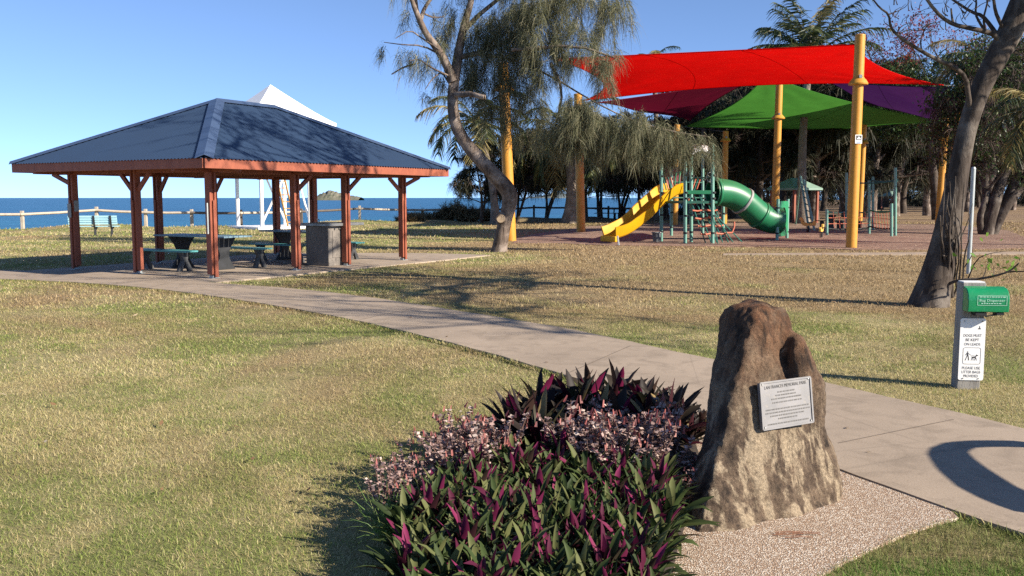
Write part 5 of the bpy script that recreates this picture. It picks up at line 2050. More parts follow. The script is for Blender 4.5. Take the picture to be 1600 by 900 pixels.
def bend(pts, n=1):
    pts = [(Vector(p), r) for p, r in pts]
    for _ in range(n):
        out = [pts[0]]
        for (a, ra), (b, rb) in zip(pts[:-1], pts[1:]):
            out.append((a.lerp(b, .25), ra * .75 + rb * .25)); out.append((a.lerp(b, .75), ra * .25 + rb * .75))
        pts = out + [pts[-1]]
    return pts


def limb(mb, pts, n=10, it=1):
    p = bend(pts, it)
    mb.tube([a for a, _ in p], [r for _, r in p], n)


def grow(mb, p, d, L, r, depth, rnd, tips, gnarl=0.35, up=0.1, n=7, split=(2, 3)):
    """recursive limbs"""
    k = 4
    pts = [(p.copy(), r)]
    dd = d.copy()
    q = p.copy()
    for i in range(k):
        dd = (dd + Vector((rnd.uniform(-1, 1), rnd.uniform(-1, 1), rnd.uniform(-1, 1) + up)) * gnarl * 0.5).normalized()
        q = q + dd * (L / k)
        pts.append((q.copy(), r * (1 - 0.4 * (i + 1) / k)))
        if depth <= 2 and i in (1, 2) and rnd.random() < 0.6:
            sd = (dd + Vector((rnd.uniform(-1, 1), rnd.uniform(-1, 1), rnd.uniform(-.6, .8)))).normalized()
            if depth > 0:
                grow(mb, q, sd, L * .5, r * .45, depth - 1, rnd, tips, gnarl, up, max(4, n - 2), split)
    mb.tube([a for a, _ in pts], [x for _, x in pts], max(4, n), cap=False)
    if depth == 0:
        tips.append((q.copy(), dd.copy()))
        return
    for i in range(rnd.randint(*split)):
        sd = (dd * 0.9 + Vector((rnd.uniform(-1, 1), rnd.uniform(-1, 1), rnd.uniform(-.7, .9)))* 0.75).normalized()
        grow(mb, q, sd, L * rnd.uniform(.62, .85), r * .58, depth - 1, rnd, tips, gnarl, up, max(4, n - 1), split)


def loc_np(V, base):
    return V - np.array([base.x, base.y, base.z])


# ------------------------------------------------------------------ the crooked she-oak
TY = 27.3
TB = gnd(781, 393)
TY = TB.y
def T(px, py, dy=0.0):
    return at(px, py, TY + dy)
tree = thing('she_oak_tree', 'crooked she-oak with bent grey trunk and drooping foliage beside the yellow pole', 'tree', TB)
mb = MB()
limb(mb, [(T(780, 397), .27), (T(781, 385), .23), (T(785, 365), .21), (T(790, 340), .205), (T(797, 317), .23), (T(796, 299), .245), (T(776, 277), .225), (T(749, 249), .205), (T(726, 222), .185),
          (T(712, 197), .175), (T(707, 168), .165), (T(708, 140, .1), .16), (T(712, 110, .2), .15), (T(717, 78, .3), .13), (T(724, 42, .3), .11), (T(737, 0, .2), .09), (T(748, -60, 0), .08), (T(760, -130), .05)], 14, 2)
limb(mb, [(T(708, 128), .15), (T(697, 98), .13), (T(682, 74, -.1), .12), (T(666, 54, -.2), .10), (T(655, 30, -.3), .09), (T(646, 8, -.3), .07), (T(634, -30, -.2), .05)], 10)
limb(mb, [(T(655, 30, -.3), .06), (T(650, 8), .05), (T(648, -40), .03)], 7)
limb(mb, [(T(657, 32, -.3), .07), (T(664, 10), .055), (T(682, -12), .04), (T(700, -40), .03)], 7)
limb(mb, [(T(664, 22, -.2), .03), (T(678, 28), .025), (T(694, 26), .018)], 6)
limb(mb, [(T(712, 148, -.1), .085), (T(735, 147, -.5), .08), (T(757, 152, -.7), .07)], 9, 0)
for pts in ([(700, 118), (672, 105), (655, 92), (640, 95)], [(690, 86), (660, 71), (630, 70), (600, 66)], [(686, 78), (660, 60), (640, 46), (618, 60)], [(703, 132), (690, 112), (676, 122), (664, 140)], [(648, 100), (630, 105), (612, 116)]):
    limb(mb, [(T(x, y, random.uniform(-.6, .6)), .032 * (1 - .22 * i)) for i, (x, y) in enumerate(pts)], 6)
limb(mb, [(T(715, 90, .2), .09), (T(760, 80, .4), .06), (T(820, 50, .5), .045), (T(870, 20, .4), .035), (T(930, -20, .2), .025)], 9)
limb(mb, [(T(722, 50, .2), .08), (T(760, 12, .9), .06), (T(820, -30, 1.4), .05), (T(900, -80, 1.6), .05)], 9)
limb(mb, [(T(735, 84, .3), .045), (T(800, 92, .4), .035), (T(860, 118, -.2), .028), (T(920, 155, -1.0), .022), (T(985, 188, -1.0), .018), (T(1050, 206, -1.0), .025), (T(1110, 214, -1.0), .015)], 9)
limb(mb, [(T(860, 98, -1.3), .05), (T(880, 140, -1.1), .04), (T(870, 190, -.8), .03)], 7)
limb(mb, [(T(800, 78, -.9), .05), (T(900, 70, -1.5), .04), (T(960, 90, -1.6), .025)], 7)
mb.v = [tuple(Vector(p) - TB) for p in mb.v]
tr = part('trunk', mb, M['bark_casuarina'], tree, smooth=60)
m = MB(); c = T(783, 342, -.24) - TB
m.tube([c + Vector((0, .1, 0)), c + Vector((-.01, -.07, .01))], [.16, .135], 16); part('branch_stub', m, M['bark_casuarina'], tr, smooth=40)
m = MB(); m.tube([c + Vector((-.01, -.07, .01)), c + Vector((-.011, -.078, .011))], [.125, .12], 16); part('cut_end', m, M['cut_wood'], tr)
m = MB(); c2 = T(758, 152, -.7) - TB; m.tube([c2, c2 + Vector((.012, 0, 0))], [.066, .064], 10); part('cut_end', m, M['cut_wood'], tr)

px1 = TY / FPX
def B(px, py, dy, rx, rz, w):
    p = T(px, py, dy)
    return ((p.x, p.y, p.z), (rx * px1, max(rx, rz) * px1 * 0.9, rz * px1), w)
blobs = [B(745, 55, .6, 30, 36, .9), B(790, 25, .4, 42, 32, 1.4), B(840, 5, -.6, 45, 30, 1.4), B(890, -10, -.5, 45, 28, 1.2), B(945, -10, -.3, 38, 18, .7), B(800, 72, .6, 42, 30, 1.3),
         B(850, 55, -.8, 36, 30, .9), B(898, 45, -1.2, 34, 26, .6), B(940, 80, -1.5, 22, 22, .25), B(765, 112, .8, 34, 30, 1.0), B(815, 122, .3, 36, 30, 1.1), B(852, 100, -1.0, 26, 26, .5),
         B(782, 165, .7, 30, 24, .7), B(832, 160, .2, 28, 24, .55), B(738, 135, .6, 24, 24, .45), B(715, 20, .4, 22, 30, .35), B(725, 92, .5, 18, 26, .4),
         B(800, -60, .5, 70, 40, 2.0), B(880, -70, .5, 60, 40, 1.4), B(720, -70, 0, 50, 40, .9), B(770, -130, 0, 70, 30, 1.2), B(640, -40, -.2, 30, 26, .3),
         B(920, 40, -1.0, 30, 26, .4), B(952, 100, -1.6, 18, 26, .4), B(905, 75, -1.4, 24, 18, .25), B(960, 15, -.8, 26, 18, .4), B(760, 60, .2, 34, 40, .8), B(830, 45, 0, 40, 40, .9),
         # sparse tufts on the left
         B(626, 76, .3, 10, 10, .10), B(652, 82, -.3, 14, 11, .14), B(668, 93, .2, 14, 12, .16), B(688, 62, .2, 14, 11, .16), B(640, 20, -.2, 14, 13, .12), B(692, 122, .1, 12, 12, .12), B(672, 20, .3, 13, 11, .1),
         B(702, 38, .4, 14, 12, .2), B(665, 145, .4, 8, 10, .05), B(604, 70, .4, 7, 6, .04),
         # low sweep to the right in front of the tower
         B(885, 170, -1.0, 30, 24, .55), B(862, 205, -.7, 28, 22, .55), B(905, 215, -1.0, 26, 18, .45), B(940, 178, -1.4, 34, 22, .75), B(990, 190, -1.5, 36, 22, .9), B(1035, 205, -1.4, 32, 20, .75), B(1080, 215, -1.3, 28, 16, .55),
         B(1110, 216, -1.2, 12, 12, .14), B(1000, 225, -1.4, 34, 16, .55), B(1050, 232, -1.2, 30, 14, .4), B(960, 222, -1.3, 30, 16, .5), B(820, 205, .4, 24, 18, .35), B(900, 160, -1.5, 20, 14, .7), B(904, 180, -1.6, 18, 16, .8)]
V, F = wisp_cloud(blobs, 2150, 0.27, 0.0115, 11, (0.6, 1.4), 60, 2, 0.62)
link('crown', np_mesh('she_oak_crown', loc_np(V, TB), F, M['needle']), tree)

# ------------------------------------------------------------------ leaning bare almond tree, right
AB = gnd(1450, 478)
AY = AB.y
def Ap(px, py, dy=0.0):
    return at(px, py, AY + dy)
al = thing('leaning_tree', 'big leaning grey trunk with bare branches beside the dog sign', 'tree', AB)
mb = MB()
limb(mb, [(Ap(1449, 488), .33), (Ap(1453, 470), .275), (Ap(1461, 440), .235), (Ap(1470, 408), .215), (Ap(1478, 375), .195), (Ap(1485, 335), .17), (Ap(1494, 290), .15), (Ap(1502, 245), .135), (Ap(1510, 205), .13), (Ap(1522, 165), .132),
          (Ap(1537, 128), .14), (Ap(1556, 92), .155), (Ap(1575, 58), .165), (Ap(1592, 20), .18), (Ap(1606, -15), .17), (Ap(1622, -60), .15), (Ap(1640, -120), .12)], 16, 2)
for k, (dx, dy) in enumerate(((-.22, -.10), (.16, -.16), (-.05, -.2), (.15, .2), (-.15, .2))):
    limb(mb, [(Vector((AB.x + dx * 1.25, AB.y + dy * 1.25, -.06)), .05), (Vector((AB.x + dx * .8, AB.y + dy * .8, .06)), .10), (Vector((AB.x + dx * .4 + .03, AB.y + dy * .4, .28)), .14), (Ap(1461, 440), .12)], 8)
thin = .7
def br(lst, r0, dys=0.0, taper=.8):
    nn_ = len(lst)
    limb(mb, [(Ap(x, y, dys * i / max(1, nn_ - 1)), r0 * thin * (1 - taper * i / (nn_ - 1))) for i, (x, y) in enumerate(lst)], 7)
br([(1566, 72), (1555, 54), (1538, 49), (1515, 44), (1491, 39), (1471, 27), (1451, 4), (1438, -20)], .06, -.6, .55)
br([(1489, 38), (1487, 26), (1486, 13)], .022, -.1, .3)
br([(1471, 27), (1462, 22), (1452, 22)], .014, -.2)
br([(1562, 60), (1548, 40), (1535, 24), (1520, 20), (1495, 4), (1478, -8)], .05, .5, .6)
br([(1572, 52), (1562, 34), (1555, 18), (1552, -5), (1546, -30)], .045, -.3, .5)
br([(1538, 47), (1530, 34), (1524, 22), (1526, 0), (1521, -30)], .03, .2, .5)
br([(1540, 48), (1536, 30), (1542, 8), (1548, -20)], .026, -.3, .5)
br([(1518, 185), (1513, 150), (1509, 120), (1490, 104), (1462, 92), (1440, 80), (1418, 66), (1402, 55), (1391, 42), (1389, 22), (1374, 12), (1362, -4)], .055, -1.2, .75)
br([(1391, 42), (1380, 34), (1384, 26)], .012, .1)
br([(1389, 22), (1402, 18), (1418, 9), (1424, -4)], .013, .1)
br([(1440, 80), (1438, 62), (1446, 44), (1452, 30)], .018, .2)
br([(1462, 92), (1476, 76), (1496, 70), (1512, 66)], .014, .2)
br([(1418, 66), (1430, 54), (1440, 40)], .012, .2)
br([(1402, 55), (1418, 46), (1434, 48), (1452, 46), (1470, 50)], .014, .3)
rt_ = random.Random(44)
for k in range(80):
    x, y = rt_.uniform(1395, 1560), rt_.uniform(-5, 75)
    if y > 30 + (1560 - x) * .32: continue
    a = rt_.uniform(-2.6, -.4); l = rt_.uniform(14, 34)
    br([(x, y), (x + l * .5 * math.cos(a) + rt_.uniform(-3, 3), y + l * .5 * math.sin(a)), (x + l * math.cos(a + .3), y + l * math.sin(a + .3))], rt_.uniform(.008, .014), rt_.uniform(-.3, .3), .6)
thin = 1.0
# suckers and thin stems at the foot
rs_ = random.Random(3)
for k in range(17):
    x0 = 1466 + rs_.uniform(0, 36); top = rs_.uniform(262, 400)
    dx = rs_.uniform(-10, 18)
    br([(x0, 474 - (x0 - 1466) * .45), (x0 + dx * .3 + rs_.uniform(-5, 5), 440), (x0 + dx * .5 + rs_.uniform(-5, 6), 400), (x0 + dx * .8 + rs_.uniform(-6, 6), (400 + top) / 2), (x0 + dx + rs_.uniform(-6, 6), top)], rs_.uniform(.014, .03), -.35 + rs_.uniform(-.2, .1), .65)
br([(1468, 466), (1476, 452), (1484, 442), (1502, 437), (1530, 436), (1555, 431), (1575, 425), (1585, 418), (1592, 411)], .026, -.8, .6)
br([(1575, 425), (1590, 424), (1612, 425), (1640, 420)], .014, -.4)
br([(1534, 436), (1539, 428), (1541, 416), (1545, 410)], .011, .1)
br([(1550, 432), (1554, 424), (1552, 416)], .009, .1)
br([(1512, 437), (1525, 405), (1545, 396), (1575, 392)], .012, -.3)
br([(1505, 420), (1520, 398), (1520, 385)], .010, -.2)
br([(1484, 410), (1500, 375), (1513, 345), (1520, 318)], .014, -.3)
# out-of-frame crown: limbs fan out above the picture
rnd = random.Random(21)
tips = []
for lst in ([(7.45, 13.6, 4.2), (7.9, 12.6, 4.9), (7.8, 11.4, 5.2), (8.4, 10.2, 5.7), (8.3, 8.8, 5.9), (9.0, 7.6, 6.0)], [(8.1, 11.0, 5.4), (9.0, 9.4, 5.6), (9.6, 7.8, 6.1), (10.4, 6.6, 6.0), (10.8, 5.3, 6.3), (11.6, 4.4, 6.3)], [(7.6, 13.6, 4.5), (8.6, 13.0, 4.8), (9.0, 11.6, 5.0), (9.8, 10.6, 5.6)],
            [(7.8, 13.6, 5.2), (6.6, 13.0, 6.4), (5.2, 12.8, 7.4), (3.6, 12.8, 8.0)]):
    limb(mb, [(Vector(p), .085 * (1 - .16 * i)) for i, p in enumerate(lst)], 8)
    for j in range(1, len(lst)):
        for _ in range(5):
            p = Vector(lst[j - 1]).lerp(Vector(lst[j]), rnd.uniform(.3, 1))
            grow(mb, p, Vector((rnd.uniform(-.5, 1), rnd.uniform(-.7, .9), rnd.uniform(-.1, .5))).normalized(), 1.4, .036, 2, rnd, tips, .5, .2, 6)
for d, L0, r0, st in (((-.75, -.25, .62), 2.3, .11, (1604, -12)), ((-.3, .55, .75), 2.4, .11, (1612, -40)), ((.6, -.5, .6), 2.2, .11, (1616, -45)), ((.2, .2, 1), 2.4, .12, (1640, -118)), 
                  ((-.55, .25, .8), 2.3, .10, (1630, -85))):
    grow(mb, Ap(*st), Vector(d).normalized(), L0, r0, 3, rnd, tips, .34, .12, 8)
mb.v = [tuple(Vector(p) - AB) for p in mb.v]
part('trunk', mb, M['bark_grey'], al, smooth=60)
lb = []
for (p, d) in tips:
    if rnd.random() < .2 and p.z > 1.9 + .24 * p.y and p.y > 13.5:
        lb.append(((p.x, p.y, p.z), (.55, .55, .4), .4))
roofc = Vector((7.7, 16.2, 10.1))
for k in range(13):
    c = roofc + Vector((rnd.uniform(-2.2, 2.6), rnd.uniform(-1.6, 3.2), rnd.uniform(-.9, 1.4)))
    lb.append(((c.x, c.y, c.z), (.8, .8, .5), .8))
V1, F1 = leaf_cloud(lb, 130, .17, 5)
link('crown', np_mesh('leaning_tree_crown', loc_np(V1, AB), F1, M['broad_leaf']), al)
c = Ap(1547, 410, -.6)
V2, F2 = leaf_cloud([((c.x, c.y, c.z), (.14, .1, .06), 1)], 26, .10, 8, 6, .9)
link('young_leaves', np_mesh('young_leaves', loc_np(V2, AB), F2, M['fresh_leaf']), al)

# ------------------------------------------------------------------ palms
def palm(name, label, base, top, r, nf, fl, seed, dry=0.12, droop=1.0, parent_group='coconut palms', el0=70, curl=8.5):
    rng = random.Random(seed)
    base, top = Vector(base), Vector(top)
    t = thing(name, label, 'palm tree', base, 0, parent_group)
    mb = MB()
    side = Vector((top.x - base.x, top.y - base.y, 0))
    pts = []
    for i in range(9):
        f = i / 8
        p = Vector((side.x * f ** 1.0, side.y * f, (top.z - base.z) * f)) + Vector((0.25 * math.sin(f * math.pi) * (1 if side.x < 0 else -1), 0, 0))
        pts.append((p, r * (1.5 - .5 * min(1, f * 6)) * (1 - .38 * f)))
    mb.tube([p for p, _ in pts], [q for _, q in pts], 12)
    part('trunk', mb, M['palm_bark'], t, smooth=60)
    ct = top - base
    Vs = {0: [], 1: []}
    nrng = np.random.default_rng(seed)
    ribs = MB()
    for k in range(nf):
        az = 2 * math.pi * (k * 0.381966) + rng.uniform(-.2, .2)
        el = R(el0) - R(112) * (k / nf) ** 0.9 * droop
        L = fl * rng.uniform(.85, 1.1)
        h = Vector((math.cos(az), math.sin(az), 0))
        p = ct.copy()
        rach = [p.copy()]
        e = el
        ns = 11
        for i in range(ns):
            e -= R(curl) * (0.5 + i / ns)
            p = p + (h * math.cos(e) + Vector((0, 0, math.sin(e)))) * (L / ns)
            rach.append(p.copy())
        ribs.tube(rach, [.035 * (1 - .085 * i) for i in range(len(rach))], 5, cap=False)
        isdry = rng.random() < dry or k >= nf - max(1, int(nf * dry * .5))
        nl = 46
        P, D = [], []
        for i in range(nl):
            f = (.12 + .88 * i / nl) * ns
            j = min(int(f), ns - 1)
            q = rach[j].lerp(rach[j + 1], f - j)
            d = (rach[j + 1] - rach[j]).normalized()
            s = d.cross(Vector((0, 0, 1))).normalized()
            for sg_ in (-1, 1):
                P.append(tuple(q)); D.append(tuple((d * .55 + s * sg_ * .8 + Vector((0, 0, rng.uniform(-.25, .2)))).normalized()))
        P, D = np.array(P), np.array(D)
        ln = np.repeat(np.array([math.sin(math.pi * (.12 + .83 * i / nl)) ** .6 for i in range(nl)]), 2) * fl * .24
        Vs[1 if isdry else 0].append(ribbons(P, D, ln * nrng.uniform(.8, 1.15, len(P)), np.full(len(P), fl * .021), nrng.uniform(.3, .9, len(P)), nrng, 2, .8))
    v, f = joinVF(Vs[0])
    cr = link('crown', np_mesh('palm_crown', v, f, M['palm_leaf']), t)
    if Vs[1]:
        v, f = joinVF(Vs[1]); link('dry_fronds', np_mesh('palm_dry_fronds', v, f, M['palm_dry']), cr)
    part('midribs', ribs, M['palm_dry'], cr, smooth=60)
    return t


def pl_(px, Y):
    return Vector(((px - 800) / FPX * Y, Y, 0))


palm('palm_tree', 'coconut palm right behind the crooked she-oak, leaning left', gnd(775, 350), at(744, 192, gnd(775, 350).y), .26, 17, 3.9, 3, .22, .78)
palm('palm_tree', 'coconut palm with thick trunk left of the orange yellow pole', gnd(890, 349), at(884, 205, gnd(890, 349).y - 1), .40, 15, 4.2, 5, .2)
palm('palm_tree', 'tall coconut palm whose crown rises above the red sail', pl_(1254, 56), at(1266, 92, 56), .30, 22, 4.6, 8, .1, .62, el0=88, curl=5.5)
palm('palm_tree', 'palm whose frond tips just clear the red sail left of its middle', pl_(1022, 74), at(1020, 98, 74), .26, 14, 2.7, 12, .25)
palm('palm_tree', 'palm with a yellowed frond right of the leaning trunk', pl_(1680, 30), at(1625, 172, 30), .18, 17, 2.3, 14, .3)
palm('palm_tree', 'dark palm above the purple sail behind the leaning trunk', pl_(1545, 44), at(1535, 95, 44), .22, 15, 3.0, 17, .3)

# ------------------------------------------------------------------ grove
def grove_tree(name, seed, H, spread, leaf, bark, per, dead=0.0, stems=2, low=.35):
    """a she-oak like tree standing at the origin"""
    rnd = random.Random(seed)
    t = bpy.data.objects.new(name, None); COL.objects.link(t)
    mb = MB()
    tips = []
    blobs = []
    for s in range(stems):
        a = rnd.uniform(0, 6.28)
        ln = rnd.uniform(.08, .3) * (1 if stems > 1 else .5)
        d = Vector((math.cos(a) * ln, math.sin(a) * ln, 1)).normalized()
        p = Vector((math.cos(a) * .12 * (stems > 1), math.sin(a) * .12 * (stems > 1), -.05))
        r = .028 * H / math.sqrt(stems)
        pts = [(p, r * 1.25)]
        q = p
        for i in range(5):
            d = (d + Vector((rnd.uniform(-1, 1), rnd.uniform(-1, 1), .3)) * .16).normalized()
            q = q + d * H * .13
            pts.append((q.copy(), r * (1 - .11 * (i + 1))))
            if i >= 1:
                for _ in range(2):
                    b = rnd.uniform(0, 6.28)
                    grow(mb, q, Vector((math.cos(b), math.sin(b), rnd.uniform(.1, .7))).normalized(), H * .15 * spread, r * .38, 1, rnd, tips, .4, .15, 6)
        limb(mb, pts, 9)
        grow(mb, q, d, H * .16, r * .45, 2, rnd, tips, .4, .2, 6)
    for (p, d) in tips:
        if p.z > H * low:
            blobs.append(((p.x, p.y, p.z), (H * .085, H * .085, H * .06), rnd.uniform(.6, 1.2)))
    mb_ = part('trunk', mb, bark, t, smooth=60)
    V, F = wisp_cloud(blobs, per, H * .085, H * .0062, seed, (.35, 1.0), 26, 2)
    cr = link('crown', np_mesh('grove_crown', V, F, leaf), t)
    if dead:
        V, F = wisp_cloud([b for i, b in enumerate(blobs) if i % 2 == 0], per * dead, H * .07, H * .004, seed + 9, (-.2, .5), 20, 2)
        link('dead_twigs', np_mesh('dead_twigs', V, F, M['dead_twig']), t)
    return t


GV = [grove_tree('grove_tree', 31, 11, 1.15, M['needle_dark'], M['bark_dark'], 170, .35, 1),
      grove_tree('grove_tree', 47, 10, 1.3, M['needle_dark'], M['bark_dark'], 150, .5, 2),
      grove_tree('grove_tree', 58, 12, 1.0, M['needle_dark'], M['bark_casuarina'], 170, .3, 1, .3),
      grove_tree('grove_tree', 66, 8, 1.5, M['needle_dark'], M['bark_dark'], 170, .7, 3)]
GUSED = [False] * len(GV)


def put_grove(kind, px, Y, s, label, group):
    pos = ((px - 800) / FPX * Y, Y, float(ground_z(np.array((px - 800) / FPX * Y), np.array(float(Y)))))
    rz = random.uniform(0, 6.28)
    if not GUSED[kind]:
        o = GV[kind]; GUSED[kind] = True
        o.location = pos; o.rotation_euler = (0, 0, rz); o.scale = (s, s, s)
        tag(o, label, 'tree', group)
        return o
    o = dup(GV[kind], pos, rz, label, s)
    o['group'] = group; o['category'] = 'tree'
    return o


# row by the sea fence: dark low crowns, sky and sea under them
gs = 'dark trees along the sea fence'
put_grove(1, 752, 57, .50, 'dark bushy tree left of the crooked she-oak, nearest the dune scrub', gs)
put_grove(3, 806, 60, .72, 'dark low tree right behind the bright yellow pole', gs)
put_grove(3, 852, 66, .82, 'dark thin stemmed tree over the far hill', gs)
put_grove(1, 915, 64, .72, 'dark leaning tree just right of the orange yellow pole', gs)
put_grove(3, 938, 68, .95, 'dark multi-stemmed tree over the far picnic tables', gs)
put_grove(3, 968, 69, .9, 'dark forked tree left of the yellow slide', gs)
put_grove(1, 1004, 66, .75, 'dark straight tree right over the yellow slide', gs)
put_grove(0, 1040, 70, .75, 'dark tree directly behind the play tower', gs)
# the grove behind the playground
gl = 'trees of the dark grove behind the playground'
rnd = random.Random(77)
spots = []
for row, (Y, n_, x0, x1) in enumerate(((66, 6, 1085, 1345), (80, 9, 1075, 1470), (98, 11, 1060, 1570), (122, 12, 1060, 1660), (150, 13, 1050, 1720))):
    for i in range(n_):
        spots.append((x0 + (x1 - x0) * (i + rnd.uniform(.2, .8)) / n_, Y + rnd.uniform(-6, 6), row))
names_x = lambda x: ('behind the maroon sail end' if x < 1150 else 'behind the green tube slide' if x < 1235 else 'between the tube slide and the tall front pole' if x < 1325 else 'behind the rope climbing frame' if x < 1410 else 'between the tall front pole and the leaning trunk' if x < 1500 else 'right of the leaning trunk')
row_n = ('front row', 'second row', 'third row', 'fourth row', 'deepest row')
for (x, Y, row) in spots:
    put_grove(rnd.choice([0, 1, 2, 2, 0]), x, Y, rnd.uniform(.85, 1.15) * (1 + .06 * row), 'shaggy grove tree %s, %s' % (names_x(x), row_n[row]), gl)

rngw = np.random.default_rng(88)
bl = []
for k in range(150):
    Yw = rngw.uniform(165, 215); pxw = rngw.uniform(1010, 1760); zz = rngw.uniform(.5, 9)
    bl.append((((pxw - 800) / FPX * Yw, Yw, zz), (3.5, 3.5, 2.2), 1))
V, F = wisp_cloud(bl, 260, 1.6, .16, 89, (.1, .9), 20, 2)
tag(link('far_wood', np_mesh('far_wood', V, F, M['needle_dark'])), 'dark wood closing the view behind the grove', kind='stuff')

# multi-stemmed tree right, in the open
MBs = gnd(1543, 367)
mt = thing('multi_stem_tree', 'grey multi-stemmed tree standing in leaf litter right of the leaning trunk', 'tree', MBs)
mb = MB()
def Mp(px, py, dy=0): return at(px, py, MBs.y + dy)
tips = []
rnd = random.Random(9)
for lst, r0 in (([(1540, 370), (1545, 345), (1556, 310), (1565, 280), (1580, 245), (1592, 215)], .26), ([(1546, 370), (1560, 340), (1578, 305), (1590, 275), (1602, 240), (1620, 200)], .24),
                ([(1538, 368), (1543, 330), (1540, 290), (1536, 250), (1540, 210)], .17), ([(1548, 368), (1566, 330), (1596, 290), (1625, 260)], .2), ([(1534, 369), (1530, 340), (1538, 318), (1542, 300)], .13)):
    limb(mb, [(Mp(x, y, rnd.uniform(-.3, .3)), r0 * (1.2 - .12 * i)) for i, (x, y) in enumerate(lst)], 10)
    e = Mp(*lst[-1])
    for _ in range(3):
        grow(mb, e, Vector((rnd.uniform(-1, 1), rnd.uniform(-1, 1), rnd.uniform(.1, 1))).normalized(), 1.7, r0 * .4, 2, rnd, tips, .45, .1, 6)
mb.v = [tuple(Vector(p) - MBs) for p in mb.v]
part('trunk', mb, M['bark_grey'], mt, smooth=60)
bl = [((p.x, p.y, p.z), (.6, .6, .45), 1) for p, d in tips]
V, F = wisp_cloud(bl, 110, .5, .016, 4, (-.1, .7), 20, 2)
cr = link('crown', np_mesh('twiggy_crown', loc_np(V, MBs), F, M['dead_twig']), mt)
for k in range(26):
    p = Mp(rnd.uniform(1525, 1660), rnd.uniform(60, 230), rnd.uniform(-1.2, 1.5)); bl.append(((p.x, p.y, p.z), (.7, .7, .5), 1.6))
V, F = leaf_cloud(bl, 110, .15, 6)
link('leaves', np_mesh('sparse_leaves', loc_np(V, MBs), F, M['broad_leaf']), cr)

# beach almond with red leaves above the sails
RB = pl_(1462, 66)
rt = thing('red_leaved_tree', 'beach almond with dark green and red leaves behind the right end of the red sail', 'tree', RB)
mb = MB(); tips = []
rnd = random.Random(14)
def Rp(px, py, dy=0): return at(px, py, RB.y + dy)
limb(mb, [(Vector((RB.x, RB.y, -.05)), .36), (Rp(1462, 300), .30), (Rp(1455, 240), .27), (Rp(1450, 190), .24), (Rp(1448, 160), .2)], 10)
for (x, y, dy) in ((1400, 110, -1), (1430, 85, .5), (1470, 95, -.6), (1500, 120, .5), (1380, 130, .8), (1445, 120, -1.4), (1520, 150, 0), (1365, 105, 0)):
    e = Rp(x, y, dy)
    s = Rp(1449, 168)
    limb(mb, [(s, .08), (s.lerp(e, .5) + Vector((0, 0, -.3)), .055), (e, .035)], 7)
    for _ in range(3):
        grow(mb, e, (Vector((rnd.uniform(-1, 1), rnd.uniform(-1, 1), rnd.uniform(.1, 1.2)))).normalized(), 1.4, .035, 2, rnd, tips, .4, .25, 5)
mb.v = [tuple(Vector(p) - RB) for p in mb.v]
part('trunk', mb, M['bark_dark'], rt, smooth=60)
gb = []
for k in range(120):
    x, y = rnd.uniform(1346, 1600), rnd.uniform(92, 215)
    if y < 92 + abs(x - 1440) * .14 * (x < 1440): continue
    p = Rp(x, y, rnd.uniform(-1.6, 1.8)); gb.append(((p.x, p.y, p.z), (.9, .9, .6), 1))
V, F = leaf_cloud(gb, 260, .20, 15)
cr = link('crown', np_mesh('red_tree_crown', loc_np(V, RB), F, M['broad_leaf']), rt)
rb = [((p.x, p.y, p.z), (.42, .42, .35), 1) for p, d in tips if rnd.random() < .8]
V, F = leaf_cloud(rb, 13, .19, 16, 5)
link('red_leaves', np_mesh('red_leaves', loc_np(V, RB), F, M['red_leaf']), cr)

# ------------------------------------------------------------------ dune scrub
def scrub(label, px, py, w, h, seed, group='dune scrub bushes along the bank'):
    g = gnd(px, py)
    g.z = float(ground_z(np.array(g.x), np.array(g.y)))
    t = thing('scrub_bush', label, 'bush', g, 0, group)
    rnd = random.Random(seed)
    bl = []
    for k in range(int(7 + w * 5)):
        x = rnd.uniform(-w / 2, w / 2)
        hh_ = h * (1 - (2 * x / w) ** 2 * .75) * rnd.uniform(.55, 1)
        bl.append(((x, rnd.uniform(-.8, .8), hh_ * .5), (.45, .5, hh_ * .5), 1))
    V, F = wisp_cloud(bl, 420, .30, .035, seed, (-.7, .3), 20, 2)
    link('foliage', np_mesh('scrub_foliage', V, F, M['scrub']), t)
    m = MB()
    for k in range(8):
        x = rnd.uniform(-w / 2.5, w / 2.5)
        m.tube([(x, 0, -.05), (x + rnd.uniform(-.2, .2), rnd.uniform(-.2, .2), h * .5), (x + rnd.uniform(-.4, .4), rnd.uniform(-.3, .3), h * .85)], [.03, .02, .008], 5)
    part('stems', m, M['bark_dark'], t)
    return t


scrub('small round dark scrub bush right of the shelter, left of its last post', 607, 346, 1.7, 1.0, 1)
scrub('wide low brown scrub mound nearest the shelter corner post', 668, 346, 2.4, 1.05, 2)
scrub('tall brown scrub mound between the shelter and the crooked she-oak', 712, 346, 2.6, 1.35, 3)
scrub('dark scrub mound at the foot of the coconut palm', 748, 345, 2.2, 1.15, 4)
scrub('low dry straw coloured scrub left of the round bush', 580, 347, 1.6, .4, 5)
scrub('low tawny scrub between the round bush and the wide mound', 640, 348, 1.3, .35, 6)

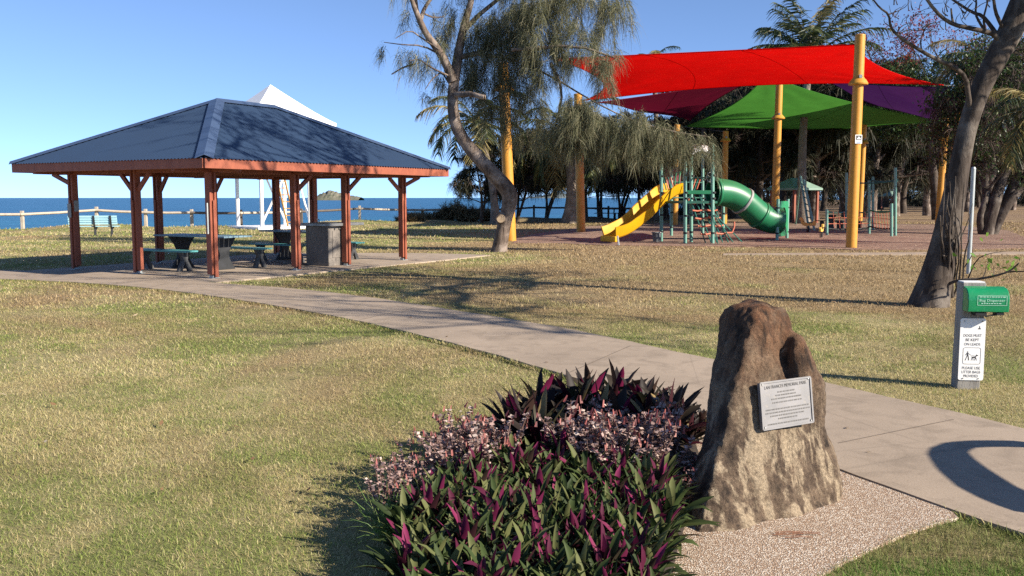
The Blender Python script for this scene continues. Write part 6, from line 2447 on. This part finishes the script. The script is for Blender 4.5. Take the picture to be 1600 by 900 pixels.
# ------------------------------------------------------------------ planted bed
def leaf_ros(n, L, W, seed, el=(15, 85), arch=0.5):
    """rosette of folded lance leaves; returns V,F"""
    rng = np.random.default_rng(seed)
    ns = 5
    Vs, Fs, o = [], [], 0
    for k in range(n):
        f = k / max(1, n - 1)
        az = k * 2.39996 + rng.uniform(-.3, .3)
        e = R(el[0] + (el[1] - el[0]) * f + rng.uniform(-9, 9))
        ll = L * rng.uniform(.7, 1.15) * (1 - .18 * f)
        ww = W * rng.uniform(.8, 1.2)
        h = np.array([math.cos(az), math.sin(az), 0]); s = np.array([-math.sin(az), math.cos(az), 0])
        p = h * .012 + np.array([0, 0, .012 + .05 * f * L / .25])
        tw = rng.uniform(-.7, .7)
        ar = arch * rng.uniform(.4, 1.3) if rng.random() < .8 else arch * 2.4
        pts = []
        for i in range(ns + 1):
            t = i / ns
            w = ww * (.62, .95, 1.0, .92, .66, .06)[i]
            w = max(w, 0.0015)
            ee = e - ar * (t ** 1.6) * rng.uniform(.8, 1.1)
            d = h * math.cos(ee) + np.array([0, 0, math.sin(ee)])
            if i:
                p = p + d * ll / ns
            up = np.cross(s, d) * -1
            up = up if up[2] >= 0 else -up
            ss = s * math.cos(tw * t) + up * math.sin(tw * t)
            pts += [p - ss * w / 2 + up * w * .22, p.copy(), p + ss * w / 2 + up * w * .22]
        Vs += pts
        for i in range(ns):
            a = o + i * 3
            Fs += [(a, a + 3, a + 4, a + 1), (a + 1, a + 4, a + 5, a + 2)]
        o += 3 * (ns + 1)
    return np.array(Vs), np.array(Fs)


def ros_mesh(name, n, L, W, seed, mat, el=(15, 85), arch=.5, heads=1, spread=.1):
    rng = random.Random(seed)
    lst = []
    for h in range(heads):
        V, F = leaf_ros(n, L * rng.uniform(.85, 1.1), W, seed * 10 + h, el, arch)
        a = rng.uniform(0, 6.28)
        r = spread * math.sqrt(h / max(1, heads)) if h else 0
        V = V + np.array([math.cos(a) * r, math.sin(a) * r, rng.uniform(0, .05) if h else .02])
        lst.append((V, F))
    V, F = joinVF(lst)
    return np_mesh(name, V, F, mat, True)


def scatter_px(n, poly_px, mind, seed):
    """points in a ground region, kept apart"""
    poly = np.array(gpts(poly_px))
    rng = random.Random(seed)
    lo, hi = poly.min(0), poly.max(0)
    out = []
    for _ in range(n * 60):
        p = np.array([[rng.uniform(lo[0], hi[0]), rng.uniform(lo[1], hi[1])]])
        if in_poly(p, poly)[0] and all((p[0][0] - q[0]) ** 2 + (p[0][1] - q[1]) ** 2 > mind ** 2 for q in out):
            out.append(tuple(p[0]))
            if len(out) >= n: break
    return out


def plant_many(name, meshes, pts, label, cat, group, smin=.85, smax=1.15, z=.08, seed=1):
    rng = random.Random(seed)
    for i, (x, y) in enumerate(pts):
        o = bpy.data.objects.new(name, meshes[i % len(meshes)])
        COL.objects.link(o)
        s = rng.uniform(smin, smax)
        o.location = (x, y, z - .02); o.rotation_euler = (rng.uniform(-.12, .12), rng.uniform(-.12, .12), rng.uniform(0, 6.28)); o.scale = (s, s, s)
        tag(o, label, cat, group)


lm = [ros_mesh('lily_leaves', 22, .20, .030, 100 + k, M['lily_green' if k in (0, 2, 3) else 'lily'], (20, 86), .5) for k in range(5)]
ld_ = [ros_mesh('dark_lily_leaves', 18, .34, .056, 200 + k, M['lily_dark'], (22, 86), .5) for k in range(4)]
pts = scatter_px(170, [(632, 880), (672, 808), (760, 790), (900, 790), (1020, 795), (1042, 850), (1035, 960), (1020, 1030), (640, 1030)], .083, 4)
plant_many('lily_plant', lm, pts, 'low green and purple boat lily in the front of the planted bed', 'plant', 'boat lilies in the front of the bed', .85, 1.2, .09, 3)
pts = scatter_px(16, [(700, 790), (780, 762), (1000, 770), (1040, 800), (900, 800)], .14, 14)
plant_many('lily_plant', lm, pts, 'upright green and purple boat lily in the middle of the planted bed', 'plant', 'boat lilies in the middle of the bed', 1.0, 1.35, .09, 13)
pts = scatter_px(28, [(790, 720), (840, 690), (930, 676), (1010, 680), (1062, 700), (1050, 735), (940, 745), (830, 745)], .17, 6)
plant_many('dark_lily_plant', ld_, pts, 'tall dark maroon boat lily at the back of the planted bed by the path', 'plant', 'tall dark lilies at the back of the bed', 1.0, 1.3, .10, 5)
pts = scatter_px(5, [(1062, 668), (1100, 672), (1105, 700), (1070, 715)], .13, 8)
plant_many('dark_lily_plant', ld_, pts, 'short maroon boat lily tucked behind the boulder foot', 'plant', 'short lilies behind the boulder foot', .55, .75, .06, 6)


def succulent_mesh(seed, bells=True):
    rng = random.Random(seed)
    nr = np.random.default_rng(seed)
    st = MB()
    lv_, be = [], []
    for k in range(7):
        a = rng.uniform(0, 6.28)
        p = Vector((rng.uniform(-.06, .06), rng.uniform(-.06, .06), 0))
        d = Vector((math.cos(a) * .45, math.sin(a) * .45, 1)).normalized()
        H = rng.uniform(.17, .31)
        q = [p]
        for i in range(4):
            d = (d + Vector((rng.uniform(-1, 1), rng.uniform(-1, 1), .1)) * .16).normalized()
            q.append(q[-1] + d * H / 4)
        st.tube(q, [.0045, .004, .0035, .003, .002], 5)
        P, D = [], []
        for i in range(46):
            f = rng.uniform(.25, 1) * 4
            j = min(3, int(f))
            P.append(tuple(q[j].lerp(q[j + 1], f - j)))
            b = rng.uniform(0, 6.28)
            D.append((math.cos(b), math.sin(b), rng.uniform(-.3, .6)))
        P, D = np.array(P), unit(np.array(D))
        n = len(P)
        S = unit(np.cross(D, unit(nr.normal(size=(n, 3)) * .5 + np.array([0, 0, 1]))))
        L = nr.uniform(.015, .03, n)[:, None]
        lv_.append((np.stack([P, P + D * L * .5 + S * L * .42, P + D * L, P + D * L * .5 - S * L * .42], 1).reshape(-1, 3), np.arange(n * 4).reshape(-1, 4)))
        if bells:
            e = q[-1]
            n = rng.randint(0, 4)
            if not n:
                continue
            P = np.array([tuple(e + Vector((rng.uniform(-.035, .035), rng.uniform(-.035, .035), rng.uniform(-.02, .025)))) for _ in range(n)])
            D = unit(nr.normal(size=(n, 3)) * .25 + np.array([0, 0, -1]))
            for c_ in range(2):
                S = unit(np.cross(D, nr.normal(size=(n, 3))))
                L = nr.uniform(.02, .036, n)[:, None]
                be.append((np.stack([P - S * .003, P + S * .003, P + D * L + S * .006, P + D * L - S * .006], 1).reshape(-1, 3), np.arange(n * 4).reshape(-1, 4)))
    V, F = joinVF(lv_)
    a = np_mesh('succulent_leaves', V, F, M['succ_leaf'])
    b = None
    if be:
        V, F = joinVF(be); b = np_mesh('succulent_bells', V, F, M['succ_bell'])
    return st.mesh('succulent_stems', M['succ_stem'], 60), a, b


SUC = [succulent_mesh(300 + k, k != 1) for k in range(4)]


def put_succ(pts, label, group, z, seed, smin=.9, smax=1.3):
    rng = random.Random(seed)
    for i, (x, y) in enumerate(pts):
        a, b, c = SUC[i % 4]
        t = thing('succulent', label, 'plant', (x, y, z - .01), rng.uniform(0, 6.28), group)
        s = rng.uniform(smin, smax); t.scale = (s, s, s)
        link('stem', a, t); link('leaves', b, t); c and link('blossoms', c, t)


put_succ(scatter_px(24, [(885, 775), (905, 750), (1020, 750), (1035, 785), (960, 795)], .075, 31), 'dusty pink bell flowered succulent between the dark lilies and the boulder', 'pink succulents by the boulder', .12, 41, 1.0, 1.35)
put_succ(scatter_px(15, [(695, 770), (735, 740), (785, 740), (785, 785), (720, 795)], .085, 32), 'dusty pink succulent on the lawn side of the dark lilies', 'pink succulents on the lawn side', .09, 42, .95, 1.3)
put_succ(scatter_px(7, [(580, 800), (640, 770), (680, 780), (660, 815), (600, 830)], .09, 33), 'straggly grey pink succulent at the left edge of the bed', 'straggly succulents at the bed edge', .05, 43, .7, 1.0)
put_succ(scatter_px(6, [(1052, 770), (1080, 760), (1082, 800), (1055, 810)], .07, 34), 'small grey pink succulent against the foot of the boulder', 'succulents at the boulder foot', .06, 44, .6, .85)


def tuft_mesh(seed, n=90, L=.24, W=.005):
    rng = np.random.default_rng(seed)
    az = rng.uniform(0, 6.28, n)
    e = rng.uniform(.5, 1.45, n)
    P = np.stack([rng.normal(0, .035, n), rng.normal(0, .035, n), np.zeros(n)], 1)
    D = np.stack([np.cos(az) * np.cos(e), np.sin(az) * np.cos(e), np.sin(e)], 1)
    V, F = ribbons(P, D, L * rng.uniform(.5, 1.2, n), W * rng.uniform(.7, 1.3, n), rng.uniform(.1, .6, n), rng, 4, .85)
    return np_mesh('weed_blades', V, F, M['weed'])


tf = [tuft_mesh(400 + k) for k in range(3)]
pts = scatter_px(9, [(690, 850), (720, 815), (780, 815), (775, 870), (700, 880)], .07, 51) + scatter_px(9, [(905, 860), (950, 830), (1050, 850), (1050, 900), (930, 890)], .09, 52) + scatter_px(4, [(600, 860), (625, 845), (620, 880)], .08, 53)
plant_many('weed_tuft', tf, pts, 'bright green grassy weed tuft growing among the low boat lilies', 'weed', 'weed tufts in the bed', .8, 1.2, .10, 7)

# a few fallen twigs on the pebble pad
m = MB()
for k in range(6):
    g = gnd(1225 + random.uniform(-18, 18), 836 + random.uniform(-5, 5), .03)
    a = random.uniform(-.25, .15)
    m.tube([g, g + Vector((math.cos(a) * .07, math.sin(a) * .03, .004)), g + Vector((math.cos(a) * .13, math.sin(a) * .05, 0))], .0022, 5)
tag(part('fallen_twigs', m, surf('rust_twig', (0.24, 0.10, 0.05)), None), 'little heap of reddish brown fallen twigs on the pebble pad', 'twig')

# ------------------------------------------------------------------ light
sun = bpy.data.lights.new('sun', 'SUN')
sun.energy = 5.0
sun.angle = R(0.53)
sun.color = (1.0, 0.90, 0.76)
so_ = bpy.data.objects.new('sun', sun); COL.objects.link(so_)
so_.rotation_euler = SUN_DIR.to_track_quat('-Z', 'Y').to_euler()
w = bpy.data.worlds.new('World'); scene.world = w; w.use_nodes = True
nt = w.node_tree
bg = nt.nodes['Background']
sky = nt.nodes.new('ShaderNodeTexSky')
sky.sky_type = 'NISHITA'
sky.sun_disc = False
sky.sun_elevation = SUN_EL
sky.sun_rotation = math.atan2(-SUN_DIR.x, -SUN_DIR.y)
sky.air_density = 0.6
sky.altitude = 2000
sky.dust_density = 0.0
sky.ozone_density = 2.5
tcw = nt.nodes.new('ShaderNodeTexCoord')
mpw = nt.nodes.new('ShaderNodeMapping')
mpw.inputs['Scale'].default_value = (1, 1, 0.9)
mpw.inputs['Location'].default_value = (0, 0, 0.07)
nt.links.new(tcw.outputs['Generated'], mpw.inputs[0])
nt.links.new(mpw.outputs[0], sky.inputs[0])
nt.links.new(sky.outputs[0], bg.inputs[0])
bg.inputs[1].default_value = 0.115
vs_ = scene.view_settings
vs_.view_transform = 'Standard'
vs_.look = 'None'
vs_.exposure = 1.08
vs_.gamma = 1.0
vs_.use_curve_mapping = False
scene.cycles.max_bounces = 6
scene.cycles.diffuse_bounces = 3
scene.cycles.glossy_bounces = 2
scene.cycles.transmission_bounces = 3
scene.cycles.transparent_max_bounces = 4
scene.cycles.use_adaptive_sampling = True
scene.cycles.adaptive_threshold = 0.01
scene.cycles.use_denoising = False
